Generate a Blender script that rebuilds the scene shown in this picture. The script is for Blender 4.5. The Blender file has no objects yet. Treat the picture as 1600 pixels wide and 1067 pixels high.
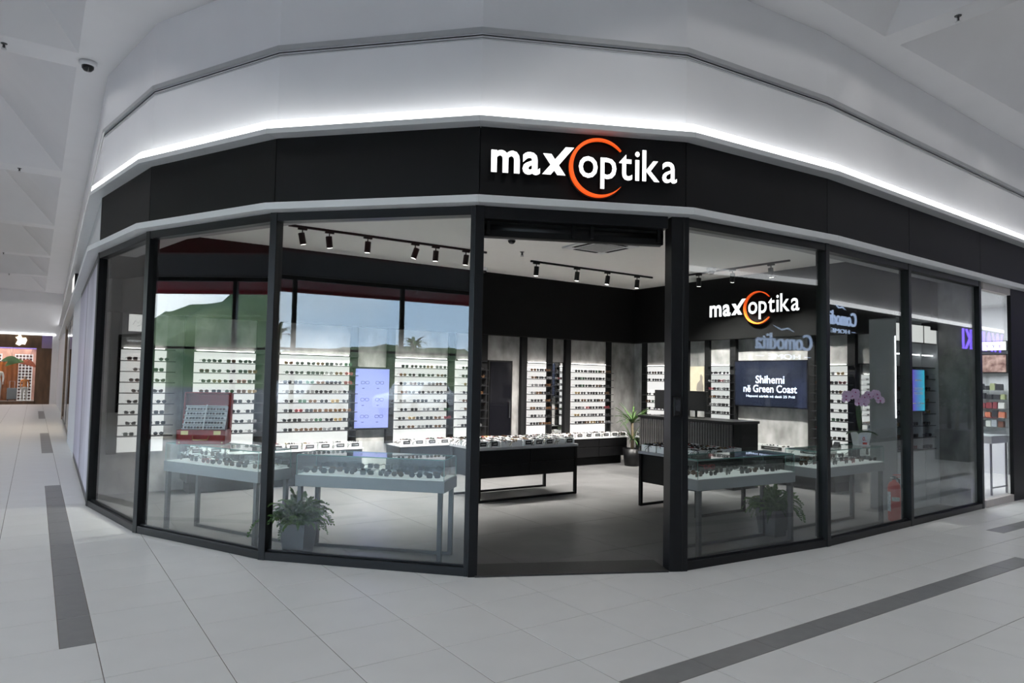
import bpy, math, random
from mathutils import Vector, Matrix
random.seed(7)
S = bpy.context.scene
COL = S.collection
PI = math.pi

# ------------------------------------------------------------------ camera
FPX = 1084.6
CAM = Vector((-3.394, -5.095, 1.693))
yaw, pitch, roll = 0.601426, 0.053316, 0.018693
Fw = Vector((math.sin(yaw)*math.cos(pitch), math.cos(yaw)*math.cos(pitch), math.sin(pitch)))
Rt = Vector((math.cos(yaw), -math.sin(yaw), 0)); Up = Rt.cross(Fw)
R2 = Rt*math.cos(roll) + Up*math.sin(roll); U2 = Up*math.cos(roll) - Rt*math.sin(roll)
cd = bpy.data.cameras.new('camera'); co = bpy.data.objects.new('camera', cd); COL.objects.link(co)
cd.sensor_width = 36.0; cd.lens = 36.0*FPX/1600.0; cd.clip_start = 0.05; cd.clip_end = 600
M4 = Matrix((R2, U2, -Fw)).transposed().to_4x4(); M4.translation = CAM
co.matrix_world = M4
S.camera = co

# ------------------------------------------------------------------ world, exposure
W = bpy.data.worlds.new('sky'); S.world = W; W.use_nodes = True
nt = W.node_tree; nt.nodes.clear()
wo = nt.nodes.new('ShaderNodeOutputWorld'); bg = nt.nodes.new('ShaderNodeBackground')
tc = nt.nodes.new('ShaderNodeTexCoord'); nz = nt.nodes.new('ShaderNodeTexNoise'); rp = nt.nodes.new('ShaderNodeValToRGB')
nz.inputs['Scale'].default_value = 3.0; nz.inputs['Detail'].default_value = 6
rp.color_ramp.elements[0].position = .38; rp.color_ramp.elements[0].color = (.55, .72, .95, 1)
rp.color_ramp.elements[1].position = .62; rp.color_ramp.elements[1].color = (.92, .95, 1, 1)
nt.links.new(tc.outputs['Generated'], nz.inputs['Vector']); nt.links.new(nz.outputs['Fac'], rp.inputs['Fac'])
nt.links.new(rp.outputs['Color'], bg.inputs['Color']); nt.links.new(bg.outputs['Background'], wo.inputs['Surface'])
bg.inputs['Strength'].default_value = 6.5
S.view_settings.view_transform = 'Standard'; S.view_settings.look = 'None'
S.view_settings.gamma = 1.0; S.view_settings.exposure = 0.8; S.view_settings.use_curve_mapping = False
S.cycles.transparent_max_bounces = 32; S.cycles.max_bounces = 10; S.cycles.diffuse_bounces = 5; S.cycles.glossy_bounces = 5
SKYLIGHT = 6.7      # daylight panels in the coffers
LEDK = 1.7          # strip light on the fascia lip
SPOTW = 290.0        # each track spot, watts
BOXK = 0.46         # lit shelf backs

# ------------------------------------------------------------------ materials
MT = {}
def mat(name, col, rough=.5, metal=0., emit=0., ecol=None, noise=0., nscale=8., bump=0., spec=.5, stretch=None, col2=None, detail=4):
    if name in MT: return MT[name]
    m = bpy.data.materials.new(name); m.use_nodes = True; t = m.node_tree
    b = t.nodes['Principled BSDF']
    b.inputs['Base Color'].default_value = (*col, 1); b.inputs['Roughness'].default_value = rough
    b.inputs['Metallic'].default_value = metal; b.inputs['Specular IOR Level'].default_value = spec
    if emit:
        b.inputs['Emission Color'].default_value = (*(ecol or col), 1); b.inputs['Emission Strength'].default_value = emit
    if noise or bump or col2:
        tcn = t.nodes.new('ShaderNodeTexCoord'); mp = t.nodes.new('ShaderNodeMapping')
        if stretch: mp.inputs['Scale'].default_value = stretch
        n = t.nodes.new('ShaderNodeTexNoise'); n.inputs['Scale'].default_value = nscale; n.inputs['Detail'].default_value = detail
        t.links.new(tcn.outputs['Object'], mp.inputs['Vector']); t.links.new(mp.outputs['Vector'], n.inputs['Vector'])
        if noise or col2:
            r = t.nodes.new('ShaderNodeValToRGB')
            c2 = col2 or tuple(min(1, c*(1+noise)) for c in col); c1 = col if col2 else tuple(c*(1-noise) for c in col)
            r.color_ramp.elements[0].position = .3; r.color_ramp.elements[1].position = .7
            r.color_ramp.elements[0].color = (*c1, 1); r.color_ramp.elements[1].color = (*c2, 1)
            t.links.new(n.outputs['Fac'], r.inputs['Fac']); t.links.new(r.outputs['Color'], b.inputs['Base Color'])
        if bump:
            bp = t.nodes.new('ShaderNodeBump'); bp.inputs['Strength'].default_value = bump; bp.inputs['Distance'].default_value = .01
            t.links.new(n.outputs['Fac'], bp.inputs['Height']); t.links.new(bp.outputs['Normal'], b.inputs['Normal'])
    MT[name] = m
    return m
def glass(name, tint=(.93, .96, .95), ior=1.5, rough=0.):
    if name in MT: return MT[name]
    m = bpy.data.materials.new(name); m.use_nodes = True; t = m.node_tree; t.nodes.clear()
    o = t.nodes.new('ShaderNodeOutputMaterial'); mx = t.nodes.new('ShaderNodeMixShader'); f = t.nodes.new('ShaderNodeFresnel')
    ge = t.nodes.new('ShaderNodeNewGeometry'); mr = t.nodes.new('ShaderNodeMapRange')   # same reflectance from either side of the sheet
    mr.inputs['To Min'].default_value = ior; mr.inputs['To Max'].default_value = 1/ior
    t.links.new(ge.outputs['Backfacing'], mr.inputs['Value']); t.links.new(mr.outputs['Result'], f.inputs['IOR'])
    tr = t.nodes.new('ShaderNodeBsdfTransparent'); tr.inputs['Color'].default_value = (*tint, 1)
    g = t.nodes.new('ShaderNodeBsdfGlossy'); g.inputs['Roughness'].default_value = rough
    t.links.new(f.outputs[0], mx.inputs[0]); t.links.new(tr.outputs[0], mx.inputs[1]); t.links.new(g.outputs[0], mx.inputs[2])
    t.links.new(mx.outputs[0], o.inputs['Surface']); MT[name] = m
    return m
WHITE = mat('white_plaster', (.78, .78, .79), .6, noise=.015, nscale=2)
CEIL = mat('white_ceiling', (.60, .60, .61), .7, noise=.02, nscale=1.5)
SHOPCEIL = mat('shop_ceiling', (.82, .81, .78), .7, noise=.01)
TRIM = mat('white_aluminium', (.72, .73, .74), .35, .1, noise=.02)
GROOVE = mat('grey_profile', (.45, .46, .47), .4, .5, noise=.03)
BLACKP = mat('black_panel', (.005, .005, .006), .5, noise=.15, nscale=3, spec=.25)
FRAME = mat('black_aluminium', (.006, .0065, .008), .35, .0, noise=.1, spec=.3)
BLACK = mat('black_lacquer', (.004, .004, .0045), .38, noise=.1, spec=.3)
MATBLACK = mat('matt_black', (.006, .006, .0065), .7, noise=.1, spec=.25)
GREYDECK = mat('grey_lacquer', (.24, .25, .26), .4, noise=.04)
LEGGREY = mat('dark_grey_steel', (.07, .072, .075), .4, .5, noise=.05)
GLASS = glass('window_glass', (.93, .955, .955), 1.5)
CASEGLASS = glass('case_glass', (.95, .98, .97), 1.45)
GEDGE = mat('glass_edge', (.12, .26, .23), .15, noise=.1)
MTILE = mat('porcelain_tile', (.72, .72, .71), .38, noise=.02, nscale=3, spec=.35)
DTILE = mat('dark_grey_tile', (.23, .23, .23), .35, noise=.06, nscale=10)
GROUT = mat('grout', (.26, .24, .22), .9, noise=.1)
STILE = mat('grey_stone_tile', (.10, .10, .10), .38, noise=.22, nscale=2.2, detail=8)
SGROUT = mat('pale_grout', (.19, .19, .187), .8, noise=.05)
CONC = mat('concrete_wallpaper', (.16, .155, .15), .8, col2=(.36, .35, .34), nscale=5, detail=10, bump=.1, stretch=(1, 1, .6))
LIT = mat('lit_white_panel', (.55, .55, .54), .5, emit=BOXK, ecol=(1, .975, .94), noise=.01)
LEDM = mat('led_strip', (1, 1, 1), .5, emit=LEDK, ecol=(.97, .98, 1), noise=.01)
SHELF = mat('dark_shelf', (.02, .02, .022), .3, .4, noise=.1)
WCARD = mat('white_card', (.80, .80, .79), .6, noise=.02)
BCARD = mat('black_card', (.01, .01, .01), .5, noise=.1)
PRINT = mat('white_print', (.6, .6, .6), .6, emit=.12, noise=.01)
HEADLED = mat('header_led', (1, 1, 1), .5, emit=5, ecol=(1, .96, .9), noise=.01)
MIRROR = mat('mirror', (.85, .87, .88), .02, 1.0, noise=.005)

# ------------------------------------------------------------------ mesh helpers
class MB:
    def __init__(s): s.v = []; s.f = []; s.m = []; s.mi = 0
    def add(s, vs, fs):
        o = len(s.v); s.v += [tuple(v) for v in vs]
        s.f += [tuple(i+o for i in f) for f in fs]; s.m += [s.mi]*len(fs); return s
    def box(s, x0, x1, y0, y1, z0, z1):
        return s.add([(x0,y0,z0),(x1,y0,z0),(x1,y1,z0),(x0,y1,z0),(x0,y0,z1),(x1,y0,z1),(x1,y1,z1),(x0,y1,z1)],
                     [(3,2,1,0),(4,5,6,7),(0,1,5,4),(1,2,6,5),(2,3,7,6),(3,0,4,7)])
    def prism(s, poly, z0, z1):
        n = len(poly)
        return s.add([(x,y,z0) for x,y in poly]+[(x,y,z1) for x,y in poly],
                     [tuple(range(n-1,-1,-1)), tuple(range(n,2*n))]+[(i,(i+1)%n,n+(i+1)%n,n+i) for i in range(n)])
    def prism_xz(s, poly, y0, y1):
        n = len(poly)
        return s.add([(x,y0,z) for x,z in poly]+[(x,y1,z) for x,z in poly],
                     [tuple(range(n)), tuple(range(2*n-1,n-1,-1))]+[(i,n+i,n+(i+1)%n,(i+1)%n) for i in range(n)])
    def tube(s, pts, rad, n=8, caps=True):
        pts = [Vector(p) for p in pts]; rs = rad if isinstance(rad, (list, tuple)) else [rad]*len(pts)
        vs = []; up = None
        for i, p in enumerate(pts):
            d = (pts[min(i+1, len(pts)-1)]-pts[max(i-1, 0)]).normalized()
            if up is None: up = Vector((0,0,1)) if abs(d.z) < .9 else Vector((1,0,0))
            a = d.cross(up).normalized(); b = a.cross(d); up = b
            vs += [p+(a*math.cos(2*PI*k/n)+b*math.sin(2*PI*k/n))*rs[i] for k in range(n)]
        fs = [(i*n+k, i*n+(k+1)%n, (i+1)*n+(k+1)%n, (i+1)*n+k) for i in range(len(pts)-1) for k in range(n)]
        if caps: fs += [tuple(range(n-1,-1,-1)), tuple(range((len(pts)-1)*n, len(pts)*n))]
        return s.add(vs, fs)
    def lathe(s, prof, n=16, c=(0,0,0)):
        vs = [(c[0]+r*math.cos(2*PI*k/n), c[1]+r*math.sin(2*PI*k/n), c[2]+z) for r, z in prof for k in range(n)]
        fs = [(i*n+k, i*n+(k+1)%n, (i+1)*n+(k+1)%n, (i+1)*n+k) for i in range(len(prof)-1) for k in range(n)]
        fs += [tuple(range(n-1,-1,-1)), tuple(range((len(prof)-1)*n, len(prof)*n))]
        return s.add(vs, fs)
    def xform(s, M, start=0):
        for i in range(start, len(s.v)): s.v[i] = tuple(M @ Vector(s.v[i]))
        return s
    def mesh(s, name, mats, smooth=False):
        me = bpy.data.meshes.new(name); me.from_pydata(s.v, [], s.f)
        for m in (mats if isinstance(mats, (list, tuple)) else [mats]): me.materials.append(m)
        if any(s.m): me.polygons.foreach_set('material_index', s.m)
        if smooth: me.polygons.foreach_set('use_smooth', [True]*len(me.polygons))
        me.update(); return me
    def build(s, name, mats, parent=None, smooth=False, bevel=0):
        o = link(name, s.mesh(name, mats, smooth), parent)
        if bevel:
            b = o.modifiers.new('bevel', 'BEVEL'); b.width = bevel; b.segments = 2; b.limit_method = 'ANGLE'
        return o
def link(name, me, parent=None, loc=None, rz=0):
    o = bpy.data.objects.new(name, me); COL.objects.link(o)
    if parent: o.parent = parent
    if loc is not None: o.location = loc
    if rz: o.rotation_euler.z = rz
    return o
def tag(o, label, cat, group=None):
    o['label'] = label; o['category'] = cat
    if group: o['group'] = group
    return o
def struct(o, label=None, cat=None):
    o['kind'] = 'structure'
    if label: o['label'] = label
    if cat: o['category'] = cat
    return o
def thing(name, label, cat, loc=(0,0,0), rz=0, group=None):
    o = bpy.data.objects.new(name, None); COL.objects.link(o); o.empty_display_size = .1
    o.location = loc; o.rotation_euler.z = rz
    return tag(o, label, cat, group)
def text_mesh(body, name, m, ext=0., bold=0., fit=None, align='LEFT'):
    """text as a mesh in the xz plane facing -y; fit=(x0,x1,z0,z1) box"""
    c = bpy.data.curves.new(name, 'FONT'); c.body = body; c.extrude = ext; c.offset = bold; c.align_x = align; c.resolution_u = 3
    o = bpy.data.objects.new(name, c); COL.objects.link(o)
    bpy.context.view_layer.update()
    me = bpy.data.meshes.new_from_object(o.evaluated_get(bpy.context.evaluated_depsgraph_get()))
    bpy.data.objects.remove(o); bpy.data.curves.remove(c)
    me.name = name
    xs = [v.co.x for v in me.vertices]; ys = [v.co.y for v in me.vertices]
    ax, bx, ay, by = min(xs), max(xs), min(ys), max(ys)
    for v in me.vertices:
        x, y, z = v.co
        if fit:
            x0, x1, z0, z1 = fit
            x = x0+(x-ax)/(bx-ax)*(x1-x0); y = z0+(y-ay)/max(by-ay, 1e-6)*(z1-z0)
        v.co = (x, -z, y)
    me.materials.clear(); me.materials.append(m)
    return me

# ------------------------------------------------------------------ plan of the shop front
V = [(-2.78,5.15), (-2.45,3.225), (-1.614,1.472), (-.254,.03), (1.478,-.783), (3.539,-.924), (5.454,-.848), (7.665,-.76)]
FL = (-2.35, 36.6); FR = (36.0, .36)
PATH = [FL] + V + [FR]
CEILZ = 5.5; SCZ = 3.65; YA = 5.9; XB = 7.4
def offset(path, d):
    out = []
    for i, p in enumerate(path):
        ns = []
        for a, b in ((i-1, i), (i, i+1)):
            if a >= 0 and b < len(path):
                dx, dy = path[b][0]-path[a][0], path[b][1]-path[a][1]; l = math.hypot(dx, dy); ns.append((dy/l, -dx/l))
        nx = sum(n[0] for n in ns)/len(ns); ny = sum(n[1] for n in ns)/len(ns); l2 = nx*nx+ny*ny
        out.append((p[0]+nx*d/l2, p[1]+ny*d/l2))
    return out
def strip(path, d0, d1, z0, z1, i0=0, i1=None, mb=None):
    mb = mb or MB(); A = offset(path, d0); B = offset(path, d1)
    for i in range(i0, (len(path)-1) if i1 is None else i1):
        mb.prism([A[i], B[i], B[i+1], A[i+1]], z0, z1)
    return mb

# ------------------------------------------------------------------ mall shell
w = strip(PATH, 0, -.25, 4.035, CEILZ).build('wall_front', WHITE); struct(w)
g = strip(PATH, .012, 0, 4.69, 4.70); strip(PATH, .03, .0, 4.745, 4.79, mb=g)
struct(g.build('trim_1', GROOVE))
g = strip(PATH, .008, 0, 4.70, 4.706); strip(PATH, .008, 0, 4.725, 4.732, mb=g)
struct(g.build('trim_2', FRAME))
lip = strip(PATH, .14, -.1, 3.905, 3.955); lo = struct(lip.build('trim_3', TRIM, bevel=.004))
led = strip(PATH, .115, -.05, 3.955, 4.035).build('light_strip', LEDM, lo)
lip2 = strip(PATH, .13, -.1, 3.20, 3.265); struct(lip2.build('trim_4', TRIM, bevel=.004))
fas = strip(PATH, -.03, -.12, 3.265, 3.905); fo = struct(fas.build('wall_fascia', MATBLACK))
GREYP = mat('pale_grey_panel', (.55, .55, .56), .5, noise=.02)
for i in range(len(PATH)-1):
    A = offset(PATH, 0); B = offset(PATH, -.03)
    n = 1 if 1 <= i <= 7 else (5 if i == 0 else 14)
    for k in range(n):
        a, b = k/n, (k+1)/n
        L = math.hypot(A[i+1][0]-A[i][0], A[i+1][1]-A[i][1]); e = .004/L
        def lp(P, t): return (P[i][0]+(P[i+1][0]-P[i][0])*t, P[i][1]+(P[i+1][1]-P[i][1])*t)
        MB().prism([lp(A, a+e), lp(B, a+e), lp(B, b-e), lp(A, b-e)], 3.265, 3.905).build('fascia_panel', GREYP if i == 0 else BLACKP, fo)

# mall ceiling with pyramid coffers
cof = []
for y0, y1 in ((-.95, 4.61), (5.09, 10.67), (11.19, 16.8), (17.3, 22.7), (23.2, 28.8), (29.3, 35.2)):
    cof.append((-8.2, -3.13, y0, y1))
for x0, x1 in ((-2.6, .7), (1.0, 4.1), (4.42, 7.83), (8.15, 11.5), (11.8, 15.2), (15.5, 18.9), (19.2, 22.6), (22.9, 26.3), (26.6, 30), (30.3, 33.7)):
    cof.append((x0, x1, -5.9, -1.27))
cof.append((-8.2, -3.13, -5.9, -1.27))
xs = sorted({-12.6, 37, *[c[0] for c in cof], *[c[1] for c in cof]}); ys = sorted({-13, 38.8, *[c[2] for c in cof], *[c[3] for c in cof]})
cb = MB()
for i in range(len(xs)-1):
    for j in range(len(ys)-1):
        cx, cy = (xs[i]+xs[i+1])/2, (ys[j]+ys[j+1])/2
        if any(c[0] < cx < c[1] and c[2] < cy < c[3] for c in cof): continue
        cb.add([(xs[i],ys[j],CEILZ),(xs[i],ys[j+1],CEILZ),(xs[i+1],ys[j+1],CEILZ),(xs[i+1],ys[j],CEILZ)], [(0,1,2,3)])
ceil = struct(cb.build('ceiling', CEIL))
SKYM = mat('skylight_panel', (1, 1, 1), .5, emit=SKYLIGHT, ecol=(1, .98, .95), noise=.01)
for x0, x1, y0, y1 in cof:
    cx, cy = (x0+x1)/2, (y0+y1)/2; k = .22; z1 = CEILZ+1.9
    ix0, ix1, iy0, iy1 = cx-(x1-x0)*k/2, cx+(x1-x0)*k/2, cy-(y1-y0)*k/2, cy+(y1-y0)*k/2
    b = MB().add([(x0,y0,CEILZ),(x1,y0,CEILZ),(x1,y1,CEILZ),(x0,y1,CEILZ),(ix0,iy0,z1),(ix1,iy0,z1),(ix1,iy1,z1),(ix0,iy1,z1)],
                 [(0,1,5,4),(1,2,6,5),(2,3,7,6),(3,0,4,7)])
    co_ = b.build('coffer', CEIL, ceil)
    MB().add([(ix0,iy0,z1),(ix1,iy0,z1),(ix1,iy1,z1),(ix0,iy1,z1)], [(3,2,1,0)]).build('skylight', SKYM, co_)

# outer walls of the mall
struct(MB().box(-12.6, 36.2, 38.6, 38.8, 0, CEILZ).build('wall_north', WHITE))
struct(MB().box(36, 36.2, -10, 39, 0, CEILZ).build('wall_east', WHITE))
struct(MB().box(-12.6, 2.2, -13, -12.8, 0, CEILZ).build('wall_south', WHITE))
wb = MB().box(-12.6, -12.3, 13, 37, 0, CEILZ); wb.box(-12.6, -12.3, -13, 13, 4.15, CEILZ)
struct(wb.build('wall_west', WHITE))
struct(MB().box(2.0, 2.2, -12.8, -6.4, 0, CEILZ).build('wall_return', WHITE))

# ------------------------------------------------------------------ mall floor
fb = MB().box(-12.6, 37, -13, 39, -.08, -.0025); floor = struct(fb.build('floor', GROUT))
xb = [-3.0-.0]; xl = [-12.6+.6*0]
cols = [(-3.19, -3.0)] + [(-3.6, -3.19)] + [(-3.6-.6*(k+1), -3.6-.6*k) for k in range(15)] + [(-3.0+.6*k, -2.4+.6*k) for k in range(65)]
rows = [(-2.34, -2.15), (-2.15, -1.8), (-1.8, -1.2), (-1.2, -.6), (-.6, 0)] + [(.6*k, .6*k+.6) for k in range(61)] + [(-2.94-.6*k, -2.34-.6*k) for k in range(17)]
cells = []
def inside_shop(x, y):
    A = offset(PATH, -.25)
    for i in range(len(A)-1):
        ex, ey = A[i+1][0]-A[i][0], A[i+1][1]-A[i][1]
        if ex*(y-A[i][1]) - ey*(x-A[i][0]) < 0: return False
    return True
def putcell(x0, x1, y0, y1, dark):
    if all(inside_shop(x, y) for x in (x0, x1) for y in (y0, y1)): return
    cells.append((x0, x1, y0, y1, dark))
for x0, x1 in cols:
    for y0, y1 in rows:
        bx = (x0, x1) == (-3.19, -3.0); by = (y0, y1) == (-2.34, -2.15)
        onx = 0 <= y0 < 7.1 or 12 <= y0 < 17 or 24 <= y0 < 29; ony = -.7 <= x0 < 4.2 or 8.4 <= x0 < 12
        a0, a1, b0, b1 = x0, x1, y0, y1; dark = False
        if bx:
            if onx: dark = True
            else: continue
        elif by:
            if ony: dark = True
            else: continue
        if (x0, x1) == (-3.6, -3.19) and not onx: a1 = -3.0
        if (y0, y1) == (-2.15, -1.8) and not ony: b0 = -2.34
        if (y0, y1) == (-1.8, -1.2) and x0 >= 6.0 and x0 < 9.6:
            putcell(a0, a1, -1.8, -1.6, False); putcell(a0, a1, -1.6, -1.42, True); putcell(a0, a1, -1.42, -1.2, False); continue
        putcell(a0, a1, b0, b1, dark)
def seen(c):
    p = Vector(((c[0]+c[1])/2, (c[2]+c[3])/2, 0)) - CAM; z = p.dot(Fw)
    if z < .5: return 1e9
    u, v = p.dot(R2)/z*FPX, p.dot(U2)/z*FPX
    return p.length if abs(u) < 900 and abs(v) < 620 else 1e8+p.length
cells.sort(key=seen)
tile_mesh = {}
def tile_me(wd, ht, m, t=.012, g=.0028, z=0.):
    k = (round(wd, 3), round(ht, 3), m.name)
    if k not in tile_mesh:
        a, b = wd/2-g, ht/2-g; c = .0012
        mb = MB().add([(-a,-b,-t),(a,-b,-t),(a,b,-t),(-a,b,-t),(-a,-b,-c),(a,-b,-c),(a,b,-c),(-a,b,-c),(-a+c,-b+c,0),(a-c,-b+c,0),(a-c,b-c,0),(-a+c,b-c,0)],
            [(0,1,5,4),(1,2,6,5),(2,3,7,6),(3,0,4,7),(4,5,9,8),(5,6,10,9),(6,7,11,10),(7,4,8,11),(8,9,10,11)])
        tile_mesh[k] = mb.mesh('tile', m)
    return tile_mesh[k]
rest = MB()
for n, (x0, x1, y0, y1, dk) in enumerate(cells):
    if n < 300: link('tile', tile_me(x1-x0, y1-y0, DTILE if dk else MTILE), floor, ((x0+x1)/2, (y0+y1)/2, 0))
    else:
        rest.mi = 1 if dk else 0; rest.box(x0+.0028, x1-.0028, y0+.0028, y1-.0028, -.012, 0)
ro = rest.build('far_tiles', [MTILE, DTILE], floor); ro['kind'] = 'stuff'

# ------------------------------------------------------------------ shop shell
poly = offset([FL]+V+[FR], -.10)[1:-1]
poly = [(-2.6, YA)] + [p for p in poly if p[0] < XB] + [(XB, -.67), (XB, YA)]
def clip(pl, ax, s, c):
    out = []
    for i in range(len(pl)):
        p, q = pl[i], pl[(i+1) % len(pl)]; ip, iq = s*(p[ax]-c) >= 0, s*(q[ax]-c) >= 0
        if ip: out.append(p)
        if ip != iq:
            t = (c-p[ax])/(q[ax]-p[ax]); out.append((p[0]+(q[0]-p[0])*t, p[1]+(q[1]-p[1])*t))
    return out
sf = struct(MB().prism(poly, -.002, .004).build('floor_shop', SGROUT))
for i in range(-3, 8):
    for j in range(-2, 6):
        x0, y0 = i*1.2+.35, j*1.2+.1
        pl = clip(clip(clip(clip(poly, 0, 1, x0+.002), 0, -1, x0+1.198), 1, 1, y0+.002), 1, -1, y0+1.198)
        if len(pl) > 2: MB().prism(pl, .003, .008).build('tile', STILE, sf)
struct(MB().prism(poly, SCZ, SCZ+.06).build('ceiling_shop', SHOPCEIL))
SOFF = mat('grey_soffit', (.33, .32, .32), .6, noise=.02)
sb = strip(PATH, -.10, -.42, 3.19, 3.265, 1, 8); strip(PATH, -.36, -.42, 3.265, SCZ, 1, 8, sb); struct(sb.build('trim_5', SOFF))
struct(MB().box(-2.75, XB+.05, YA, YA+.15, 0, SCZ+.06).build('wall_back', CONC))
struct(MB().box(XB, XB+.25, -.70, YA+.15, 0, SCZ+.06).build('wall_right', CONC))
BULK = mat('black_bulkhead', (.003, .003, .003), .8, noise=.1, spec=.2)
bk = MB().box(-2.6, XB-.22, YA-.22, YA, 2.5, SCZ); bk.box(XB-.22, XB, -.3, YA, 2.5, SCZ)
struct(bk.build('wall_bulkhead', BULK))

# ------------------------------------------------------------------ shop front glazing
def seg_frame(i, j=None):
    a, b = V[i], V[i+1]; L = math.hypot(b[0]-a[0], b[1]-a[1]); return a, b, L, math.atan2(b[1]-a[1], b[0]-a[0])
win = 0
for i in range(7):
    a, b, L, ang = seg_frame(i)
    if i == 3: continue
    win += 1
    # local frame: x along the wall, +y into the shop
    f = MB().box(0, L, .0, .10, 0, .075).box(0, L, .0, .10, 3.12, 3.20).box(-.035, .035, -.005, .115, 0, 3.20)
    if i in (2, 6): f.box(L-.07, L, -.005, .115, 0, 3.20)
    f.box(.035, L-.035, .035, .065, .075, .09)
    o = f.build('window_%d' % win, FRAME, bevel=.004); o.location = (a[0], a[1], 0); o.rotation_euler.z = ang
    struct(o)
    MB().box(.03, L-.03, .045, .055, .07, 3.13).build('pane', GLASS, o)
# entrance
a, b, L, ang = seg_frame(3)
f = MB().box(-.03, .05, -.01, .16, 0, 3.20).box(L-.14, L+.03, -.01, .15, 0, 3.20).box(.05, L-.17, 0, .14, 3.09, 3.20)
door = f.build('door_1', FRAME, bevel=.004); door.location = (a[0], a[1], 0); door.rotation_euler.z = ang; struct(door)
MB().tube([(.05, .2, 3.04), (L-.17, .2, 3.04)], .085, 16).build('roller_tube', BLACK, door, True)
MB().box(.05, L-.17, .12, .15, 2.96, 3.09).build('shutter_bar', MATBLACK, door)
for x in (.1, L*.46, L*.55, L-.22): MB().box(x-.015, x+.015, .09, .13, 2.98, 3.09).build('bracket', BLACK, door)
MB().box(.03, L-.15, -.02, .36, .0, .014).build('threshold', mat('dark_mat', (.03, .03, .03), .45, noise=.3, nscale=60), door)
e = thing('access_reader', 'small black rounded access reader on the thick entrance jamb', 'reader', (a[0], a[1], 0), ang)
MB().box(L-.125, L-.05, -.05, -.0101, 1.38, 1.56).build('housing', BLACK, e, bevel=.012)
MB().box(L-.11, L-.065, -.056, -.05, 1.43, 1.53).build('faceplate', mat('smoked_plastic', (.03, .03, .035), .15, noise=.1), e)

# ------------------------------------------------------------------ signs
LETW = mat('lit_white_letter', (1, 1, 1), .4, emit=1.0, ecol=(1, 1, 1), noise=.01)
LETB = mat('letter_side', (.01, .01, .012), .4, noise=.1)
ORNG = mat('orange_ring', (1, .16, .02), .4, emit=.45, ecol=(1, .10, .012), noise=.02)
def letters(word, x0, x1, z0, xh, parent, m, ext, y, bold=0., gap=.02):
    ms = []; tot = 0
    ref = text_mesh('x', 'letter', m, bold=bold); rh = max(v.co.z for v in ref.vertices); k = xh/rh
    for ch in word:
        me = text_mesh(ch, 'letter', m, ext=ext/k, bold=bold); ms.append(me)
        lo_ = min(v.co.x for v in me.vertices); hi = max(v.co.x for v in me.vertices); tot += hi-lo_
    g_ = gap/k; sx = (x1-x0)/(tot+g_*(len(word)-1)); x = x0
    for me in ms:
        lo_ = min(v.co.x for v in me.vertices); hi = max(v.co.x for v in me.vertices)
        for v in me.vertices: v.co = (x+(v.co.x-lo_)*sx, v.co.y*k, v.co.z*k)
        x += (hi-lo_+g_)*sx
        me.materials.append(LETB)
        for p in me.polygons:
            if abs(p.normal.y) < .5 or p.normal.y > .5: p.material_index = 1
        o = link('letter', me, parent, (0, y, z0))
def crescent(cx, cz, r, y0, y1, a0=38, a1=322, th=.085):
    n = 44; vs = []
    for i in range(n+1):
        t = i/n; a = math.radians(a0+(a1-a0)*t); w_ = th*r*2*(math.sin(PI*t)**.75)+.004
        ro_, ri = r, r-w_*.62
        for rr in (ro_, ri):
            for yy in (y0, y1): vs.append((cx+rr*math.cos(a), yy, cz+rr*math.sin(a)))
    fs = []
    for i in range(n):
        b0, b1 = i*4, i*4+4
        fs += [(b0, b1, b1+2, b0+2), (b0+1, b0+3, b1+3, b1+1), (b0, b0+1, b1+1, b1), (b0+2, b1+2, b1+3, b0+3)]
    return MB().add(vs, fs)
def logo(label, loc, rz, k=1.0, x0=.0):
    t = thing('shop_sign', label, 'sign', loc, rz)
    letters('ma', .0, .435*k, 0, .186*k, t, LETW, .02*k, -.05*k, bold=.026, gap=.028*k)
    # x with a raised right arm
    xm = MB(); q = lambda x, z: (x*k, z*k)
    xm.prism_xz([q(.455, 0), q(.53, 0), q(.74, .255), q(.665, .255)], -.07*k, -.03*k)
    xm.prism_xz([q(.46, .186), q(.535, .186), q(.665, 0), q(.59, 0)], -.0702*k, -.0302*k)
    xm.m = [0, 1, 1, 1, 1, 1, 0, 1, 1, 1, 1, 1]; xm.build('letter', [LETW, LETB], t)
    letters('optika', .785*k, 1.705*k, 0, .186*k, t, LETW, .02*k, -.05*k, bold=.008, gap=.03*k)
    c = crescent(.965*k, .09*k, .265*k, -.085*k, -.045*k); c.build('ring', ORNG, t)
    c = crescent(.965*k, .085*k, .272*k, -.045*k, -.01*k); c.build('ring_back', LETB, t)
    return t
a, b, L, ang = seg_frame(3)
ux, uy = (b[0]-a[0])/L, (b[1]-a[1])/L
logo('large lit white lettering with orange ring on the black fascia above the entrance', (a[0]+ux*.09, a[1]+uy*.09, 3.495), ang)
logo('smaller lit white lettering with orange ring on the bulkhead above the wall screen', (XB-.22, 3.60, 2.93), -PI/2, 1.1)

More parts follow.
